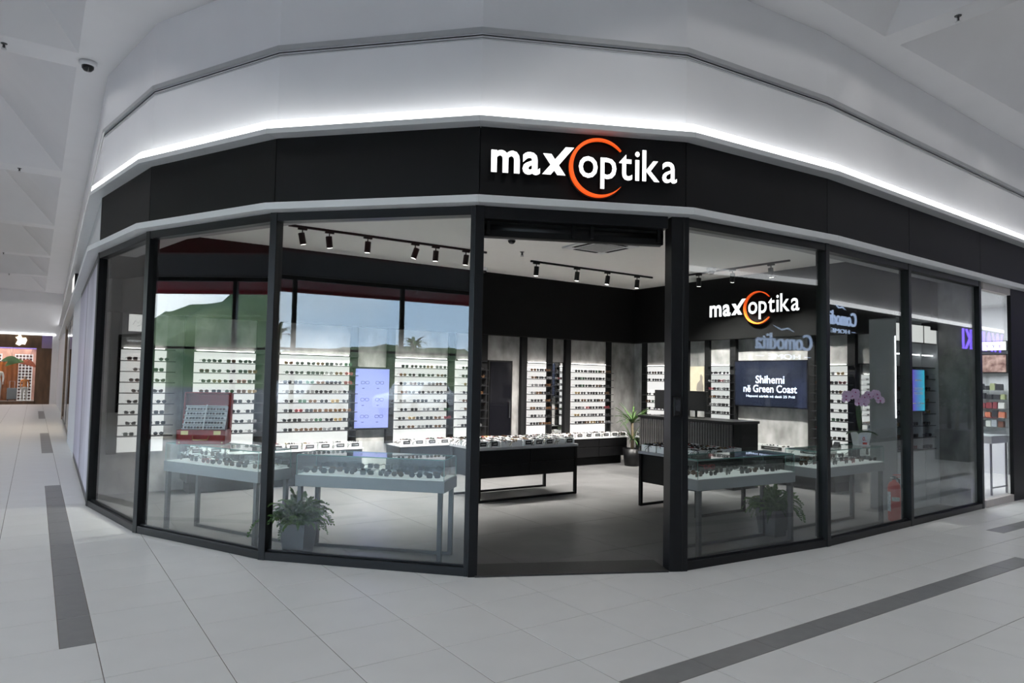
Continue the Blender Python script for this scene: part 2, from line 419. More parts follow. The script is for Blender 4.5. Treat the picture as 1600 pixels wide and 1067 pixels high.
# ------------------------------------------------------------------ eyewear
FR_COL = {'black': (.01,.01,.011), 'tortoiseshell': (.10,.04,.015), 'grey': (.16,.16,.17), 'gold': (.55,.38,.14), 'red': (.30,.03,.04), 'green': (.03,.09,.05)}
LENSCOL = {'black': (.03,.03,.032), 'tortoiseshell': (.09,.055,.03), 'grey': (.14,.14,.14), 'gold': (.17,.12,.06), 'red': (.10,.04,.045), 'green': (.05,.09,.06)}
def outline(shape, w_, h_, n=12):
    pts = []
    for i in range(n):
        a_ = 2*PI*i/n+PI/n; c, s = math.cos(a_), math.sin(a_)
        e_ = {'round': 1.0, 'square': .45, 'cat-eye': .7}[shape]
        x = math.copysign(abs(c)**e_, c)*w_/2; z = math.copysign(abs(s)**e_, s)*h_/2
        if shape == 'cat-eye' and z > 0: z += x*.25
        pts.append((x, z))
    return pts
eye_mesh = {}
def eyewear(shape, colr):
    k = (shape, colr)
    if k in eye_mesh: return eye_mesh[k]
    fm = mat('frame_'+colr, FR_COL[colr], .25, .6 if colr == 'gold' else 0., noise=.25, nscale=60)
    lm = mat('lens_'+colr, tuple(c*.6 for c in LENSCOL[colr]), .2, 0, noise=.05, spec=.3)
    w_, h_ = (.056, .048 if shape != 'cat-eye' else .044); f = MB(); l = MB()
    zc = .026
    for sg in (-1, 1):
        o_ = [(sg*(x)+sg*.036, z+zc) for x, z in outline(shape, w_, h_)]
        i_ = [(sg*(x*.84)+sg*.036, z*.82+zc) for x, z in outline(shape, w_, h_)]
        n = len(o_); vs = [(x, -.002, z) for x, z in o_]+[(x, -.002, z) for x, z in i_]+[(x, .003, z) for x, z in o_]+[(x, .003, z) for x, z in i_]
        fs = []
        for q in range(n):
            r = (q+1) % n
            fs += [(q, r, n+r, n+q), (2*n+q, 3*n+q, 3*n+r, 2*n+r), (q, 2*n+q, 2*n+r, r), (n+q, n+r, 3*n+r, 3*n+q)]
        f.add(vs, fs)
        l.add([(x, .0, z) for x, z in i_], [tuple(range(n))])
        f.box(min(sg*.063, sg*.067), max(sg*.063, sg*.067), 0, .10, zc+.008, zc+.013)
        f.add([(sg*.065-.002, .10, zc+.012), (sg*.065+.002, .10, zc+.012), (sg*.063+.002, .13, zc-.014), (sg*.063-.002, .13, zc-.014), (sg*.065, .10, zc+.004), (sg*.063, .128, zc-.02)],
              [(0,1,2,3), (0,3,5,4), (1,4,5,2)])
    f.box(-.010, .010, -.002, .003, zc+.004, zc+.010)
    eye_mesh[k] = (f.mesh('eyewear_frame', fm), l.mesh('lens', lm), f, l, fm, lm)
    return eye_mesh[k]
SHAPES = ['square', 'round', 'cat-eye']; CW = ['black']*14+['tortoiseshell']*5+['grey']*5+['gold', 'red', 'green']
PAIRS = []   # (location, rotz, tilt, shape, colour, where, group)
def pair(loc, rz, where, group, tilt=0., colr=None):
    PAIRS.append((Vector(loc), rz, tilt, random.choice(SHAPES), colr or random.choice(CW), where, group))
ORD = ['lowest', 'second lowest', 'third lowest', 'fourth lowest', 'fourth highest', 'third highest', 'second highest', 'top']
TRAYG = []   # loose glasses in trays, all one heap object
def tray(x, y, z, rz, wd, label, group, card=True, fill=5):
    t = thing('display_tray', label, 'tray', (x, y, z), rz, group)
    b = MB(); h = .09; d = .16
    b.box(-wd/2, wd/2, -d/2, -d/2+.004, 0, h).box(-wd/2, wd/2, d/2-.004, d/2, 0, h).box(-wd/2, -wd/2+.004, -d/2, d/2, 0, h).box(wd/2-.004, wd/2, -d/2, d/2, 0, h).box(-wd/2, wd/2, -d/2, d/2, 0, .004)
    b.build('tray_box', WCARD, t)
    if card:
        c = MB().box(-wd*.3, wd*.3, -d/2-.004, -d/2-.0005, .018, .074).build('name_card', BCARD, t)
        MB().box(-wd*.2, wd*.2, -d/2-.0045, -d/2-.004, .043, .049).build('lettering', PRINT, c)
    for k in range(fill):
        lx = -wd/2+.03+(wd-.06)*(k+.5)/fill
        M = Matrix.Translation((x, y, z)) @ Matrix.Rotation(rz, 4, 'Z') @ Matrix.Translation((lx, random.uniform(-.03, .03), .04+random.uniform(0, .02))) @ Matrix.Rotation(PI/2+random.uniform(-.3, .3), 4, 'Z') @ Matrix.Rotation(random.uniform(-.6, -.2), 4, 'X')
        TRAYG.append((M, random.choice(SHAPES), random.choice(CW)))
# ------------------------------------------------------------------ shelf bays on the walls
def wallM(wall):
    # local: x along the wall (to the viewer's right), y towards the wall, z up; y=0 is the wall face
    if wall == 'A': return (0, YA, 0), 0.
    return (XB, 0, 0), -PI/2
def to_world(wall, u, d, z):
    return (u, YA-d, z) if wall == 'A' else (XB-d, -u, z)
NTH = ['first', 'second', 'third', 'fourth', 'fifth', 'sixth', 'seventh', 'eighth', 'ninth', 'tenth']
def bay(wall, u0, u1, label, where, n, lp=True, rp=True, rows=8, skip=(), end='window'):
    loc, rz = wallM(wall)
    t = thing('display_bay', label, 'display shelf', loc, rz, 'lit display bays')
    MB().box(u0, u1, -.05, -.003, .58, 2.0).build('lit_panel', LIT, t)
    MB().box(u0, u1, -.05, -.003, 2.03, 2.50).build('concrete_panel', CONC, t)
    MB().box(u0-.02, u1+.1, -.13, -.05, 1.995, 2.012).build('header_shelf', SHELF, t)
    MB().box(u0+.03, u1-.03, -.085, -.065, 2.013, 2.022).build('light_strip', HEADLED, t)
    if lp: MB().box(u0-.13, u0-.004, -.09, -.003, .56, 2.5).build('post', MATBLACK, t)
    if rp: MB().box(u1+.004, u1+.13, -.09, -.003, .56, 2.5).build('post', MATBLACK, t)
    for r in range(rows):
        if r in skip: continue
        z = .81+.148*r
        MB().box(u0-.02, u1+.1, -.2, -.05, z-.012, z).build('shelf', SHELF, t)
        m = n if random.random() < .75 else n-1
        for k in range(m):
            u = u0+.05+(u1-u0-.02)*(k+.5+random.uniform(-.13, .13))/m
            p = to_world(wall, u, .16, z)
            pair(p, rz+random.uniform(-.12, .12), '%s from %s, %s shelf of %s' % (NTH[k], end, ORD[r], where), 'glasses on lit wall shelves')
    return t
bay('A', -2.42, -1.85, 'lit shelf bay at the end of back wall beside the postered window', 'postered window bay', 3, rp=False, end='window side')
bay('A', -1.49, -.62, 'lit shelf bay behind the open red case', 'bay behind red case', 5, end='corridor side')
bay('A', -.27, .88, 'wide lit shelf bay on one side of the lavender screen, nearer the red case', 'wide bay before screen', 7, end='case side')
bay('A', 1.68, 2.72, 'wide lit shelf bay between lavender screen and narrow bay', 'wide bay beyond screen', 6, end='screen side')
bay('A', 2.90, 3.42, 'narrow lit shelf bay beside the black door', 'narrow door bay', 3, lp=False, end='screen side')
bay('A', 4.46, 4.95, 'lit shelf bay between black door and tall mirror', 'bay before mirror', 4, end='door side')
bay('A', 5.55, 6.52, 'wide lit shelf bay between tall mirror and room corner', 'room corner bay', 7, end='mirror side')
bay('B', -5.45, -4.45, 'lit shelf bay on side wall beside the corner palm', 'palm side bay', 6, skip=(5,), end='palm side')
bay('B', -3.76, -3.30, 'narrow lit shelf bay between poster and dark wall screen', 'bay beside wall screen', 4, end='poster side')
bay('B', -1.58, -1.02, 'lit shelf bay with pale frames behind the orchid showcase', 'bay behind orchid', 4, end='screen side')
# screen between two bays
t = thing('menu_screen', 'upright lavender screen showing pairs of eyeglasses', 'screen', (1.27, YA-.06, 0))
MB().box(-.32, .32, -.04, 0, .80, 1.84).build('housing', BLACK, t)
LAV = mat('lavender_display', (.08, .09, .2), .3, emit=.36, ecol=(.36, .42, .95), noise=.06, nscale=2)
sc_ = MB().box(-.30, .30, -.045, -.04, .83, 1.81).build('display', LAV, t)
INK = mat('dark_print', (.02, .02, .06), .5, noise=.1)
for cx in (-.13, .13):
    for cz in (1.58, 1.30, 1.02):
        b = MB()
        for sg in (-1, 1):
            pts = [(cx+sg*.04+x, -.047, cz+z) for x, z in outline('square', .062, .045)]
            b.tube(pts+[pts[0]], .003, 4, False)
        b.tube([(cx-.012, -.047, cz+.008), (cx+.012, -.047, cz+.008)], .003, 4)
        b.build('glasses_picture', INK, sc_)
        MB().box(cx-.05, cx-.01, -.047, -.045, cz-.10, cz-.09).build('caption', INK, sc_)
# concrete columns and mirrors are wall finishes; mirror and door
t = thing('wall_mirror', 'tall mirror between black posts on the back wall', 'mirror', (5.25, YA, 0))
MB().box(-.15, .15, -.03, -.004, .6, 2.02).build('mirror_glass', MIRROR, t)
MB().box(-.165, .165, -.028, -.003, .585, 2.035).build('mirror_backing', BLACK, t)
t = thing('wall_mirror', 'tall mirror on side wall beside the window display unit', 'mirror', (XB, 0, 0), -PI/2)
MB().box(-.88, -.55, -.03, -.004, .5, 2.02).build('mirror_glass', MIRROR, t)
MB().box(-.90, -.53, -.028, -.003, .485, 2.035).build('mirror_backing', BLACK, t)
GBLACK = mat('gloss_black_door', (.006, .006, .008), .08, noise=.1)
d2 = MB().box(3.60, 4.14, YA-.05, YA-.002, .01, 2.03).build('door_2', MATBLACK); struct(d2)
MB().box(3.63, 4.11, YA-.065, YA-.05, .02, 2.0).build('door_leaf', GBLACK, d2)
MB().tube([(4.06, YA-.10, .95), (4.06, YA-.10, 1.25)], .01, 8).build('door_handle', LEGGREY, d2)
# low cabinets along the walls with trays
def cabinet(wall, u0, u1, label, ntray, where):
    loc, rz = wallM(wall)
    t = thing('wall_cabinet', label, 'cabinet', loc, rz, 'low black wall cabinets')
    MB().box(u0, u1, -.52, -.004, .17, .54).build('body', BLACK, t)
    n = max(1, round((u1-u0)/.9))
    for k in range(n):
        a_, b_ = u0+(u1-u0)*k/n+.006, u0+(u1-u0)*(k+1)/n-.006
        MB().box(a_, b_, -.535, -.52, .18, .36).build('drawer', BLACK, t, bevel=.003)
        MB().box(a_, b_, -.535, -.52, .375, .535).build('drawer', BLACK, t, bevel=.003)
    MB().box(u0-.01, u1+.01, -.55, -.004, .54, .56).build('top', mat('white_top', (.7, .7, .7), .3, noise=.02), t)
    MB().box(u0+.05, u1-.05, -.40, -.004, .0, .17).build('plinth', MATBLACK, t)
    wd = (u1-u0)/ntray
    for k in range(ntray):
        p = to_world(wall, u0+wd*(k+.5), .45, .56)
        tray(*p, rz, wd*.9, 'white card tray with black name card, %s along %s' % (NTH[k], where), 'name card trays on the low cabinets', fill=6)
cabinet('A', -1.6, -.62, 'low black cabinet under the bay behind the red case', 4, 'cabinet behind red case')
cabinet('A', -.5, .95, 'low black cabinet under the wide bay beside lavender screen', 6, 'cabinet beside lavender screen')
cabinet('A', 1.6, 3.5, 'long low black cabinet between lavender screen and black door', 8, 'long cabinet between screen and door')
cabinet('A', 4.4, 6.70, 'long low black cabinet between black door and corner palm', 10, 'long cabinet between door and palm')
cabinet('B', -5.3, -4.2, 'low black cabinet on side wall beside corner palm', 6, 'side wall cabinet by palm')
cabinet('B', -3.2, -1.0, 'long low black cabinet under the dark wall screen', 3, 'cabinet under wall screen')

# wall screen with writing
t = thing('wall_screen', 'wide black wall screen with white Albanian notice', 'screen', (XB, 0, 0), -PI/2)
MB().box(-3.18, -1.70, -.10, -.06, 1.27, 2.10).build('housing', GBLACK, t)
sc_ = MB().box(-3.16, -1.72, -.103, -.10, 1.29, 2.08).build('display', mat('dark_display', (.01, .012, .02), .08, emit=.015, ecol=(.3, .4, .8), noise=.2, nscale=2), t)
TXT = mat('screen_text', (.7, .8, 1), .5, emit=.7, ecol=(.6, .72, 1), noise=.01)
link('lettering', text_mesh('Shihemi', 'lettering', TXT, bold=.015, fit=(-2.72, -2.14, 1.69, 1.83)), sc_, (0, -.105, 0))
link('lettering', text_mesh('n\u00eb Green Coast', 'lettering', TXT, bold=.015, fit=(-2.98, -1.90, 1.53, 1.665)), sc_, (0, -.105, 0))
link('lettering', text_mesh('Hapemi s\u00ebrish n\u00eb dat\u00eb 25 Prill', 'lettering', TXT, bold=.01, fit=(-2.92, -1.94, 1.43, 1.485)), sc_, (0, -.105, 0))
MB().box(-2.6, -2.3, -.06, -.003, 1.5, 1.9).build('bracket', BLACK, t)
# small poster of a person
t = thing('wall_poster', 'warm beige lifestyle poster on side wall beside narrow bay', 'poster', (XB, 0, 0), -PI/2)
MB().box(-4.30, -3.95, -.03, -.004, 1.35, 2.0).build('board', mat('beige_print', (.45, .38, .27), .5, col2=(.62, .56, .42), nscale=4, emit=.2, ecol=(.6, .52, .38)), t)
fg = MB().prism_xz([(-4.06, 1.36), (-3.97, 1.36), (-3.97, 1.62), (-3.99, 1.72), (-3.985, 1.80), (-4.02, 1.85), (-4.05, 1.82), (-4.05, 1.73), (-4.12, 1.66), (-4.14, 1.54), (-4.09, 1.48)], -.032, -.03)
fg.build('figure_print', mat('grey_print', (.25, .22, .19), .6, noise=.2, nscale=8), t)

# lit sign boxes over the bay by the postered window
def lightbox(x0, x1, y, z0, z1, label, squig=False):
    t = thing('sign_lightbox', label, 'light box', ((x0+x1)/2, y, z0))
    h = (x1-x0)/2
    MB().box(-h, h, 0, .05, 0, z1-z0).build('housing', BLACK, t)
    f = MB().box(-h+.008, h-.008, -.006, 0, .008, z1-z0-.008).build('face', LIT, t)
    if squig: MB().tube([(-.05, -.008, .10), (-.02, -.008, .16), (.01, -.008, .12), (.04, -.008, .17), (.05, -.008, .10), (0, -.008, .08)], .004, 5).build('emblem', GROOVE, f)
lightbox(-2.36, -2.14, YA-.145, 2.24, 2.49, 'white lit sign box with thin emblem above the bay by postered window', True)

# ------------------------------------------------------------------ island tables
def table(x0, x1, y0, y1, label):
    t = thing('display_table', label, 'table', ((x0+x1)/2, (y0+y1)/2, .008))
    a_, b_ = (x1-x0)/2, (y1-y0)/2
    MB().box(-a_+.005, a_-.005, -b_+.005, b_-.005, .32, .70).build('body', BLACK, t)
    for k in range(2):
        for (q0, q1) in ((.325, .50), (.508, .695)):
            MB().box(-a_+.01+k*a_, k*a_-.004, -b_-.008, -b_+.005, q0, q1).build('drawer', BLACK, t, bevel=.003)
    MB().box(-a_-.03, a_+.03, -b_-.03, b_+.03, .70, .735).build('top', mat('grey_top', (.32, .32, .33), .3, noise=.03), t, bevel=.003)
    for sx in (-1, 1):
        for sy in (-1, 1): MB().box(sx*a_-.02, sx*a_+.02, sy*b_-.02, sy*b_+.02, 0, .70).build('leg', MATBLACK, t)
    for sy in (-1, 1): MB().box(-a_, a_, sy*b_-.015, sy*b_+.015, 0, .03).build('foot_rail', MATBLACK, t)
    return t
table(1.62, 3.30, 2.94, 3.69, 'long black display table on a thin frame facing the entrance')
table(3.46, 4.37, .77, 1.74, 'shorter black display table beside the entrance jamb')
for k in range(9):
    tray(1.68+.19*k, 3.03, .743, random.uniform(-.05, .05), .175, '%s white card tray %s, front row of the long black table' % (NTH[k], 'with black name card' if k not in (2, 3, 7) else 'without card'), 'trays on the long table', k not in (2, 3, 7), 6)
    for y in (3.28, 3.52): tray(1.68+.19*k, y, .743, random.uniform(-.05, .05), .175, '%s plain white tray in the %s row of long black table' % (NTH[k], 'middle' if y < 3.4 else 'back'), 'rear trays on the long table', False, 6)
for k in range(5):
    tray(3.54+.18*k, .86, .743, 0, .165, '%s white card tray in entrance side row of shorter black table' % NTH[k], 'trays on the shorter table', k == 2, 6)
    tray(3.53, 1.1+.14*k, .743, -PI/2, .13, '%s sideways white tray on the shorter black table' % NTH[k], 'side trays on the shorter table', k == 1, 5)
    for x in (3.75, 3.95, 4.15): tray(x, 1.1+.15*k, .743, 0, .17, '%s plain white tray in %s inner row of shorter black table' % (NTH[k], NTH[int(round((x-3.75)/.2))]), 'middle trays on the shorter table', False, 6)

# reception desk with monitors
t = thing('reception_desk', 'black slatted reception desk in front of the wall screen', 'desk', (6.0, 2.9, .008), -PI/2)
MB().box(-1.1, .95, -.3, .3, 0, 1.03).build('body', MATBLACK, t)
MB().box(-1.12, .97, -.34, .32, 1.03, 1.07).build('top', BLACK, t)
SLAT = mat('dark_slat', (.045, .043, .042), .5, noise=.2, nscale=20)
sl = MB().box(-.021, .021, -.325, -.3, .02, 1.02).mesh('slat', SLAT)
for k in range(38): link('slat', sl, t, (-1.07+.0533*k, 0, 0))
for k, (dx, dr) in enumerate(((-.75, .2), (-.10, -.15))):
    m = thing('desk_monitor', ['black desk monitor seen from behind nearer the entrance jamb', 'black desk monitor seen from behind toward the wall screen'][k], 'monitor', (6.05, 2.9-dx, 1.078), -PI/2+dr)
    MB().box(-.27, .27, -.03, .01, .12, .46).build('shell', MATBLACK, m, bevel=.008)
    MB().box(-.26, .26, .01, .014, .13, .45).build('display', GBLACK, m)
    MB().tube([(0, -.01, .0), (0, -.01, .2)], .02, 8).build('stand', BLACK, m)
    MB().box(-.11, .11, -.09, .09, 0, .012).build('foot', BLACK, m)
t = thing('paper_cup', 'small white cup with red mark on reception desk', 'cup', (5.82, 3.3, 1.078))
MB().lathe([(.03, 0), (.042, .1), (.04, .1), (.028, .005)], 14).build('cup_body', WCARD, t, True)
MB().lathe([(.0345, .03), (.0375, .055)], 14).build('red_mark', mat('red_print', (.5, .02, .02), .5, noise=.05), t)

# ------------------------------------------------------------------ glass showcases
def showcase(cx, cy, rz, label, key, n, L=1.46, D=.42, hero=True):
    t = thing('glass_showcase', label, 'showcase', (cx, cy, .008), rz, 'grey glass topped showcases')
    a_, b_ = L/2, D/2
    for sx in (-1, 1):
        for sy in (-1, 1): MB().box(sx*(a_-.045)-.02, sx*(a_-.045)+.02, sy*(b_-.03)-.02, sy*(b_-.03)+.02, 0, .64).build('leg', LEGGREY, t)
    for sy in (-1, 1): MB().box(-a_+.03, a_-.03, sy*(b_-.03)-.018, sy*(b_-.03)+.018, 0, .03).build('foot_rail', LEGGREY, t)
    MB().box(-a_, a_, -b_, b_, .64, .745).build('deck', GREYDECK, t, bevel=.003)
    MB().box(-a_+.02, a_-.02, -b_+.02, b_-.02, .745, .752).build('white_liner', mat('glowing_liner', (.85, .85, .84), .5, emit=.15, ecol=(1, 1, .98), noise=.01), t)  # plain white liner brightened by emission in its material; it is no lamp
    z0, z1 = .745, .93; g_ = .006
    for (x0, x1, y0, y1) in ((-a_+.01, a_-.01, -b_+.01, -b_+.01+g_), (-a_+.01, a_-.01, b_-.01-g_, b_-.01), (-a_+.01, -a_+.01+g_, -b_+.016, b_-.016), (a_-.01-g_, a_-.01, -b_+.016, b_-.016)):
        MB().box(x0, x1, y0, y1, z0, z1).build('side_glass', CASEGLASS, t)
    MB().box(-a_+.01, a_-.01, -b_+.01, b_-.01, z1, z1+.008).build('top_glass', CASEGLASS, t)
    e_ = MB()
    for y in (-b_+.01, b_-.016): e_.box(-a_+.01, a_-.01, y, y+.003, z1-.001, z1+.009)
    for x in (-a_+.01, a_-.014): e_.box(x, x+.003, -b_+.01, b_-.01, z1-.001, z1+.009)
    for x in (-a_+.008, a_-.012):
        for y in (-b_+.008, b_-.012): e_.box(x, x+.004, y, y+.004, z0, z1)
    e_.build('glass_edge', GEDGE, t)
    c, s = math.cos(rz), math.sin(rz)
    for r, yy in enumerate((-.11, .02, .13)):
        for k in range(n):
            lx = -a_+.13+(L-.26)*(k+random.uniform(-.2, .2))/(n-1); ly = yy+random.uniform(-.02, .02)
            p = (cx+lx*c-ly*s, cy+lx*s+ly*c, .762+(.03 if r == 2 else 0))
            if r == 2:
                M = Matrix.Translation(p) @ Matrix.Rotation(rz, 4, 'Z'); tray_block.append((M, key))
            pair(p, rz+random.uniform(-.4, .4), '%s of the %s row in %s' % (NTH[k], ['front', 'middle', 'back'][r], key), 'glasses in the showcases')
    return t
tray_block = []
def mid(i, t, off):
    a, b, L, ang = seg_frame(i); n = (-(b[1]-a[1])/L, (b[0]-a[0])/L)
    return a[0]+(b[0]-a[0])*t+n[0]*off, a[1]+(b[1]-a[1])*t+n[1]*off, ang
def rect_mid(p, q, D=.36):
    ang = math.atan2(q[1]-p[1], q[0]-p[0]); n = (-math.sin(ang), math.cos(ang))
    return (p[0]+q[0])/2+n[0]*D/2, (p[1]+q[1])/2+n[1]*D/2, ang
S1 = rect_mid((-1.29, 1.48), (-.3, .48)); S2 = rect_mid((-2.19, 3.12), (-1.56, 1.80)); S3 = rect_mid((1.9, -.55), (3.35, -.63)); S4 = rect_mid((3.85, -.60), (5.25, -.58))
showcase(*S1, 'grey glass showcase between the entrance and the red case showcase', 'showcase beside entrance post', 8)
showcase(*S2, 'grey glass showcase carrying the open red case', 'showcase under red case', 7)
showcase(*S3, 'grey glass showcase between entrance jamb and fern', 'showcase beside thick jamb', 7)
showcase(*S4, 'grey glass showcase carrying the white potted orchid', 'showcase under orchid', 7)
for kb, (M, key) in enumerate(tray_block[::2]):
    b = MB().box(-.07, .07, -.01, .08, 0, .026); o = b.build('display_block', WCARD); o.matrix_world = M @ Matrix.Translation((0, 0, -.038))
    tag(o, '%s small white display block under glasses inside %s' % (NTH[[q_[1] for q_ in tray_block[::2]][:kb].count(key)], key), 'display block', 'display blocks in the showcases')

# ------------------------------------------------------------------ window display unit beside the far end of the front
t = thing('window_display_unit', 'grey window display unit with three shelf columns and lit sign boxes', 'display unit', (6.19, -.30, .008))
GW = mat('grey_white_panel', (.50, .51, .52), .5, noise=.02)
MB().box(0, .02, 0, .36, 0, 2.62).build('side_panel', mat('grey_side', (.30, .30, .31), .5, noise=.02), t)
MB().box(1.19, 1.21, 0, .36, 0, 2.62).build('side_panel', GW, t)
MB().box(.02, 1.19, .32, .36, 0, 2.62).build('back_panel', GW, t)
MB().box(.0, 1.21, 0, .36, 2.60, 2.62).build('top_panel', GW, t)
MB().box(-.012, .0, -.006, .006, 1.25, 2.36).build('light_strip', LEDM, t)
for k in range(1, 3): MB().box(.39*k+.01, .39*k+.025, .04, .32, 0, 2.60).build('divider', GW, t)
for k in range(3):
    x0 = .03+.39*k; x1 = x0+.37
    MB().box(x0, x1, .0, .05, .0, .78).build('base_door', GW, t, bevel=.003)
    f = MB().box(x0, x1, .01, .06, 2.29, 2.55).build('sign_box', BLACK, t)
    MB().box(x0+.01, x1-.01, .004, .01, 2.30, 2.54).build('lit_face', LIT, f)
    MB().box(x0, x1, .06, .075, 2.12, 2.135).build('light_strip', mat('soft_led', (1, 1, 1), .5, emit=3, noise=.01), t)
    for r in range(8):
        z = .80+.165*r
        if k == 1 and 3 <= r <= 6: continue
        MB().box(x0, x1, .03, .32, z-.012, z).build('shelf', SHELF, t)
        for q in range(2):
            if r < 7: pair((6.19+x0+.11+.15*q+random.uniform(-.02, .02), -.30+.08, z+.008), random.uniform(-.3, .3), 'on %s shelf, %s column, window display unit, %s' % (ORD[r], ['side panel', 'screen', 'concrete wall'][k], ['outer', 'inner'][q]), 'glasses in the window display unit')
s_ = thing('advert_screen', 'small upright purple to cyan advert screen in the window display unit', 'screen', (6.19+.605, -.30, .0))
MB().box(-.185, .185, .0, .05, 1.34, 1.93).build('housing', BLACK, s_)
GR = bpy.data.materials.new('purple_cyan_display'); GR.use_nodes = True; q = GR.node_tree
tcn = q.nodes.new('ShaderNodeTexCoord'); sp = q.nodes.new('ShaderNodeSeparateXYZ'); rr = q.nodes.new('ShaderNodeValToRGB')
q.links.new(tcn.outputs['Generated'], sp.inputs[0]); q.links.new(sp.outputs['X'], rr.inputs['Fac'])
rr.color_ramp.elements[0].color = (.16, .06, .55, 1); rr.color_ramp.elements[1].color = (.03, .50, .65, 1)
bb = q.nodes['Principled BSDF']; q.links.new(rr.outputs['Color'], bb.inputs['Emission Color']); bb.inputs['Emission Strength'].default_value = .6
bb.inputs['Base Color'].default_value = (.02, .02, .03, 1)
d_ = MB().box(-.178, .178, -.004, .0, 1.35, 1.92).build('display', GR, s_)
for body, fit in (('DUKE FILLUAR', (-.13, .13, 1.635, 1.675)), ('NGA 5.900L', (-.13, .13, 1.575, 1.615))):
    link('lettering', text_mesh(body, 'lettering', PRINT, bold=.015, fit=fit), d_, (0, -.006, 0))

for x0, x1, z0, z1 in ((-.09, -.02, 1.765, 1.785), (0, .09, 1.768, 1.782), (-.16, -.07, 1.445, 1.46), (.06, .16, 1.445, 1.46), (-.05, .05, 1.415, 1.422), (-.02, -.008, 1.445, 1.47), (.01, .03, 1.445, 1.47)):
    MB().box(x0, x1, -.006, -.0045, z0, z1).build('small_print', PRINT, d_)
# fire extinguisher
t = thing('fire_extinguisher', 'red fire extinguisher standing on floor behind glass by display unit', 'extinguisher', (5.56, -.58, .008), -.4)
REDP = mat('red_enamel', (.52, .035, .02), .3, noise=.05)
MB().lathe([(.07, 0), (.075, .015), (.075, .40), (.07, .44), (.05, .475), (.022, .49), (.022, .51)], 22).build('cylinder', REDP, t, True)
pb = MB().add([(.0765*math.cos(math.radians(208+k*9)), .0765*math.sin(math.radians(208+k*9)), z) for z in (.25, .30) for k in range(9)], [(k, k+1, k+10, k+9) for k in range(8)])
pb.build('pale_band', mat('pale_label', (.40, .38, .34), .5, noise=.3, nscale=60), t, True)
lb = MB(); 
for z0, z1 in ((.12, .36),):
    n = 6
    for k in range(n):
        a0, a1 = math.radians(152+k*8), math.radians(160+k*8)
        lb.add([(.077*math.cos(a0), .077*math.sin(a0), z0), (.077*math.cos(a1), .077*math.sin(a1), z0), (.077*math.cos(a1), .077*math.sin(a1), z1), (.077*math.cos(a0), .077*math.sin(a0), z1)], [(0,1,2,3)])
lb.build('label', mat('white_label', (.6, .62, .66), .5, noise=.3, nscale=40), t)
MB().lathe([(.025, .51), (.025, .545), (.012, .55)], 12).build('valve', LEGGREY, t)
MB().box(-.01, .11, -.012, .012, .56, .572).box(-.01, .09, -.010, .010, .535, .545).build('lever', REDP, t, bevel=.003)
MB().tube([(.03, 0, .53), (.09, .02, .50), (.10, .03, .40), (.085, .03, .2)], .011, 8).build('hose', MATBLACK, t, True)
MB().lathe([(.02, .525), (.02, .535)], 12, (-.03, -.0, 0)).build('gauge', TRIM, t)

# ------------------------------------------------------------------ plants
LEAFM = [mat('fern_green_%d' % k, c, .6, noise=.3, nscale=15) for k, c in enumerate(((.05, .12, .025), (.08, .16, .04), (.035, .09, .022)))]
def frond_mesh(L, droop, m, seed):
    rnd = random.Random(seed); b = MB(); n = 20; prev = None
    for i in range(n+1):
        s_ = i/n; x = L*s_*(1-.25*s_*s_); z = L*(.95*s_-droop*s_*s_)
        if prev:
            b.tube([prev, (x, 0, z)], .0025, 4, False)
            w_ = .03*math.sin(PI*min(1, .12+s_*.88))**.7+.006
            for sg in (-1, 1):
                dx = rnd.uniform(.0, .012)
                b.add([(x-.010, 0, z), (x+.010, 0, z), (x+.014+dx, sg*w_*.6, z-.004), (x+.006+dx, sg*w_, z-.018*rnd.random()-.006), (x-.004, sg*w_*.55, z-.002)], [(0,1,2,3,4)])
        prev = (x, 0, z)
    return b.mesh('frond', m)
fm_ = [frond_mesh(.30+.035*k, .5+.28*(k % 3), LEAFM[k % 3], k) for k in range(6)]
def fern(x, y, rz, label, s=1.):
    t = thing('potted_fern', label, 'fern', (x, y, .008), rz)
    b = MB(); h = .29; a_, c_ = .10, .13
    b.add([(-a_,-a_,0),(a_,-a_,0),(a_,a_,0),(-a_,a_,0),(-c_,-c_,h),(c_,-c_,h),(c_,c_,h),(-c_,c_,h),(-c_+.012,-c_+.012,h),(c_-.012,-c_+.012,h),(c_-.012,c_-.012,h),(-c_+.012,c_-.012,h),(-c_+.02,-c_+.02,h-.04),(c_-.02,-c_+.02,h-.04),(c_-.02,c_-.02,h-.04),(-c_+.02,c_-.02,h-.04)],
          [(3,2,1,0)]+[(i, (i+1) % 4, 4+(i+1) % 4, 4+i) for i in range(4)]+[(4+i, 4+(i+1) % 4, 8+(i+1) % 4, 8+i) for i in range(4)]+[(8+i, 8+(i+1) % 4, 12+(i+1) % 4, 12+i) for i in range(4)])
    b.build('planter', mat('grey_planter', (.09, .09, .095), .6, noise=.1), t)
    MB().box(-c_+.02, c_-.02, -c_+.02, c_-.02, h-.06, h-.04).build('soil', mat('soil', (.03, .02, .015), .9, noise=.3, nscale=30), t)
    for k in range(120):
        o = link('frond', random.choice(fm_), t, (random.uniform(-.06, .06), random.uniform(-.06, .06), h-.04))
        o.rotation_euler = (0, random.uniform(-.9, .15), random.uniform(0, 2*PI)); sc = random.uniform(.65, 1.1)*s; o.scale = (sc, sc, sc)
    return t
fern(-1.26, 1.53, -.815, 'green fern in grey square planter at the end of showcase with no case on top')
fern(3.46, -.30, 0., 'green fern in grey square planter between jamb showcase and orchid showcase')
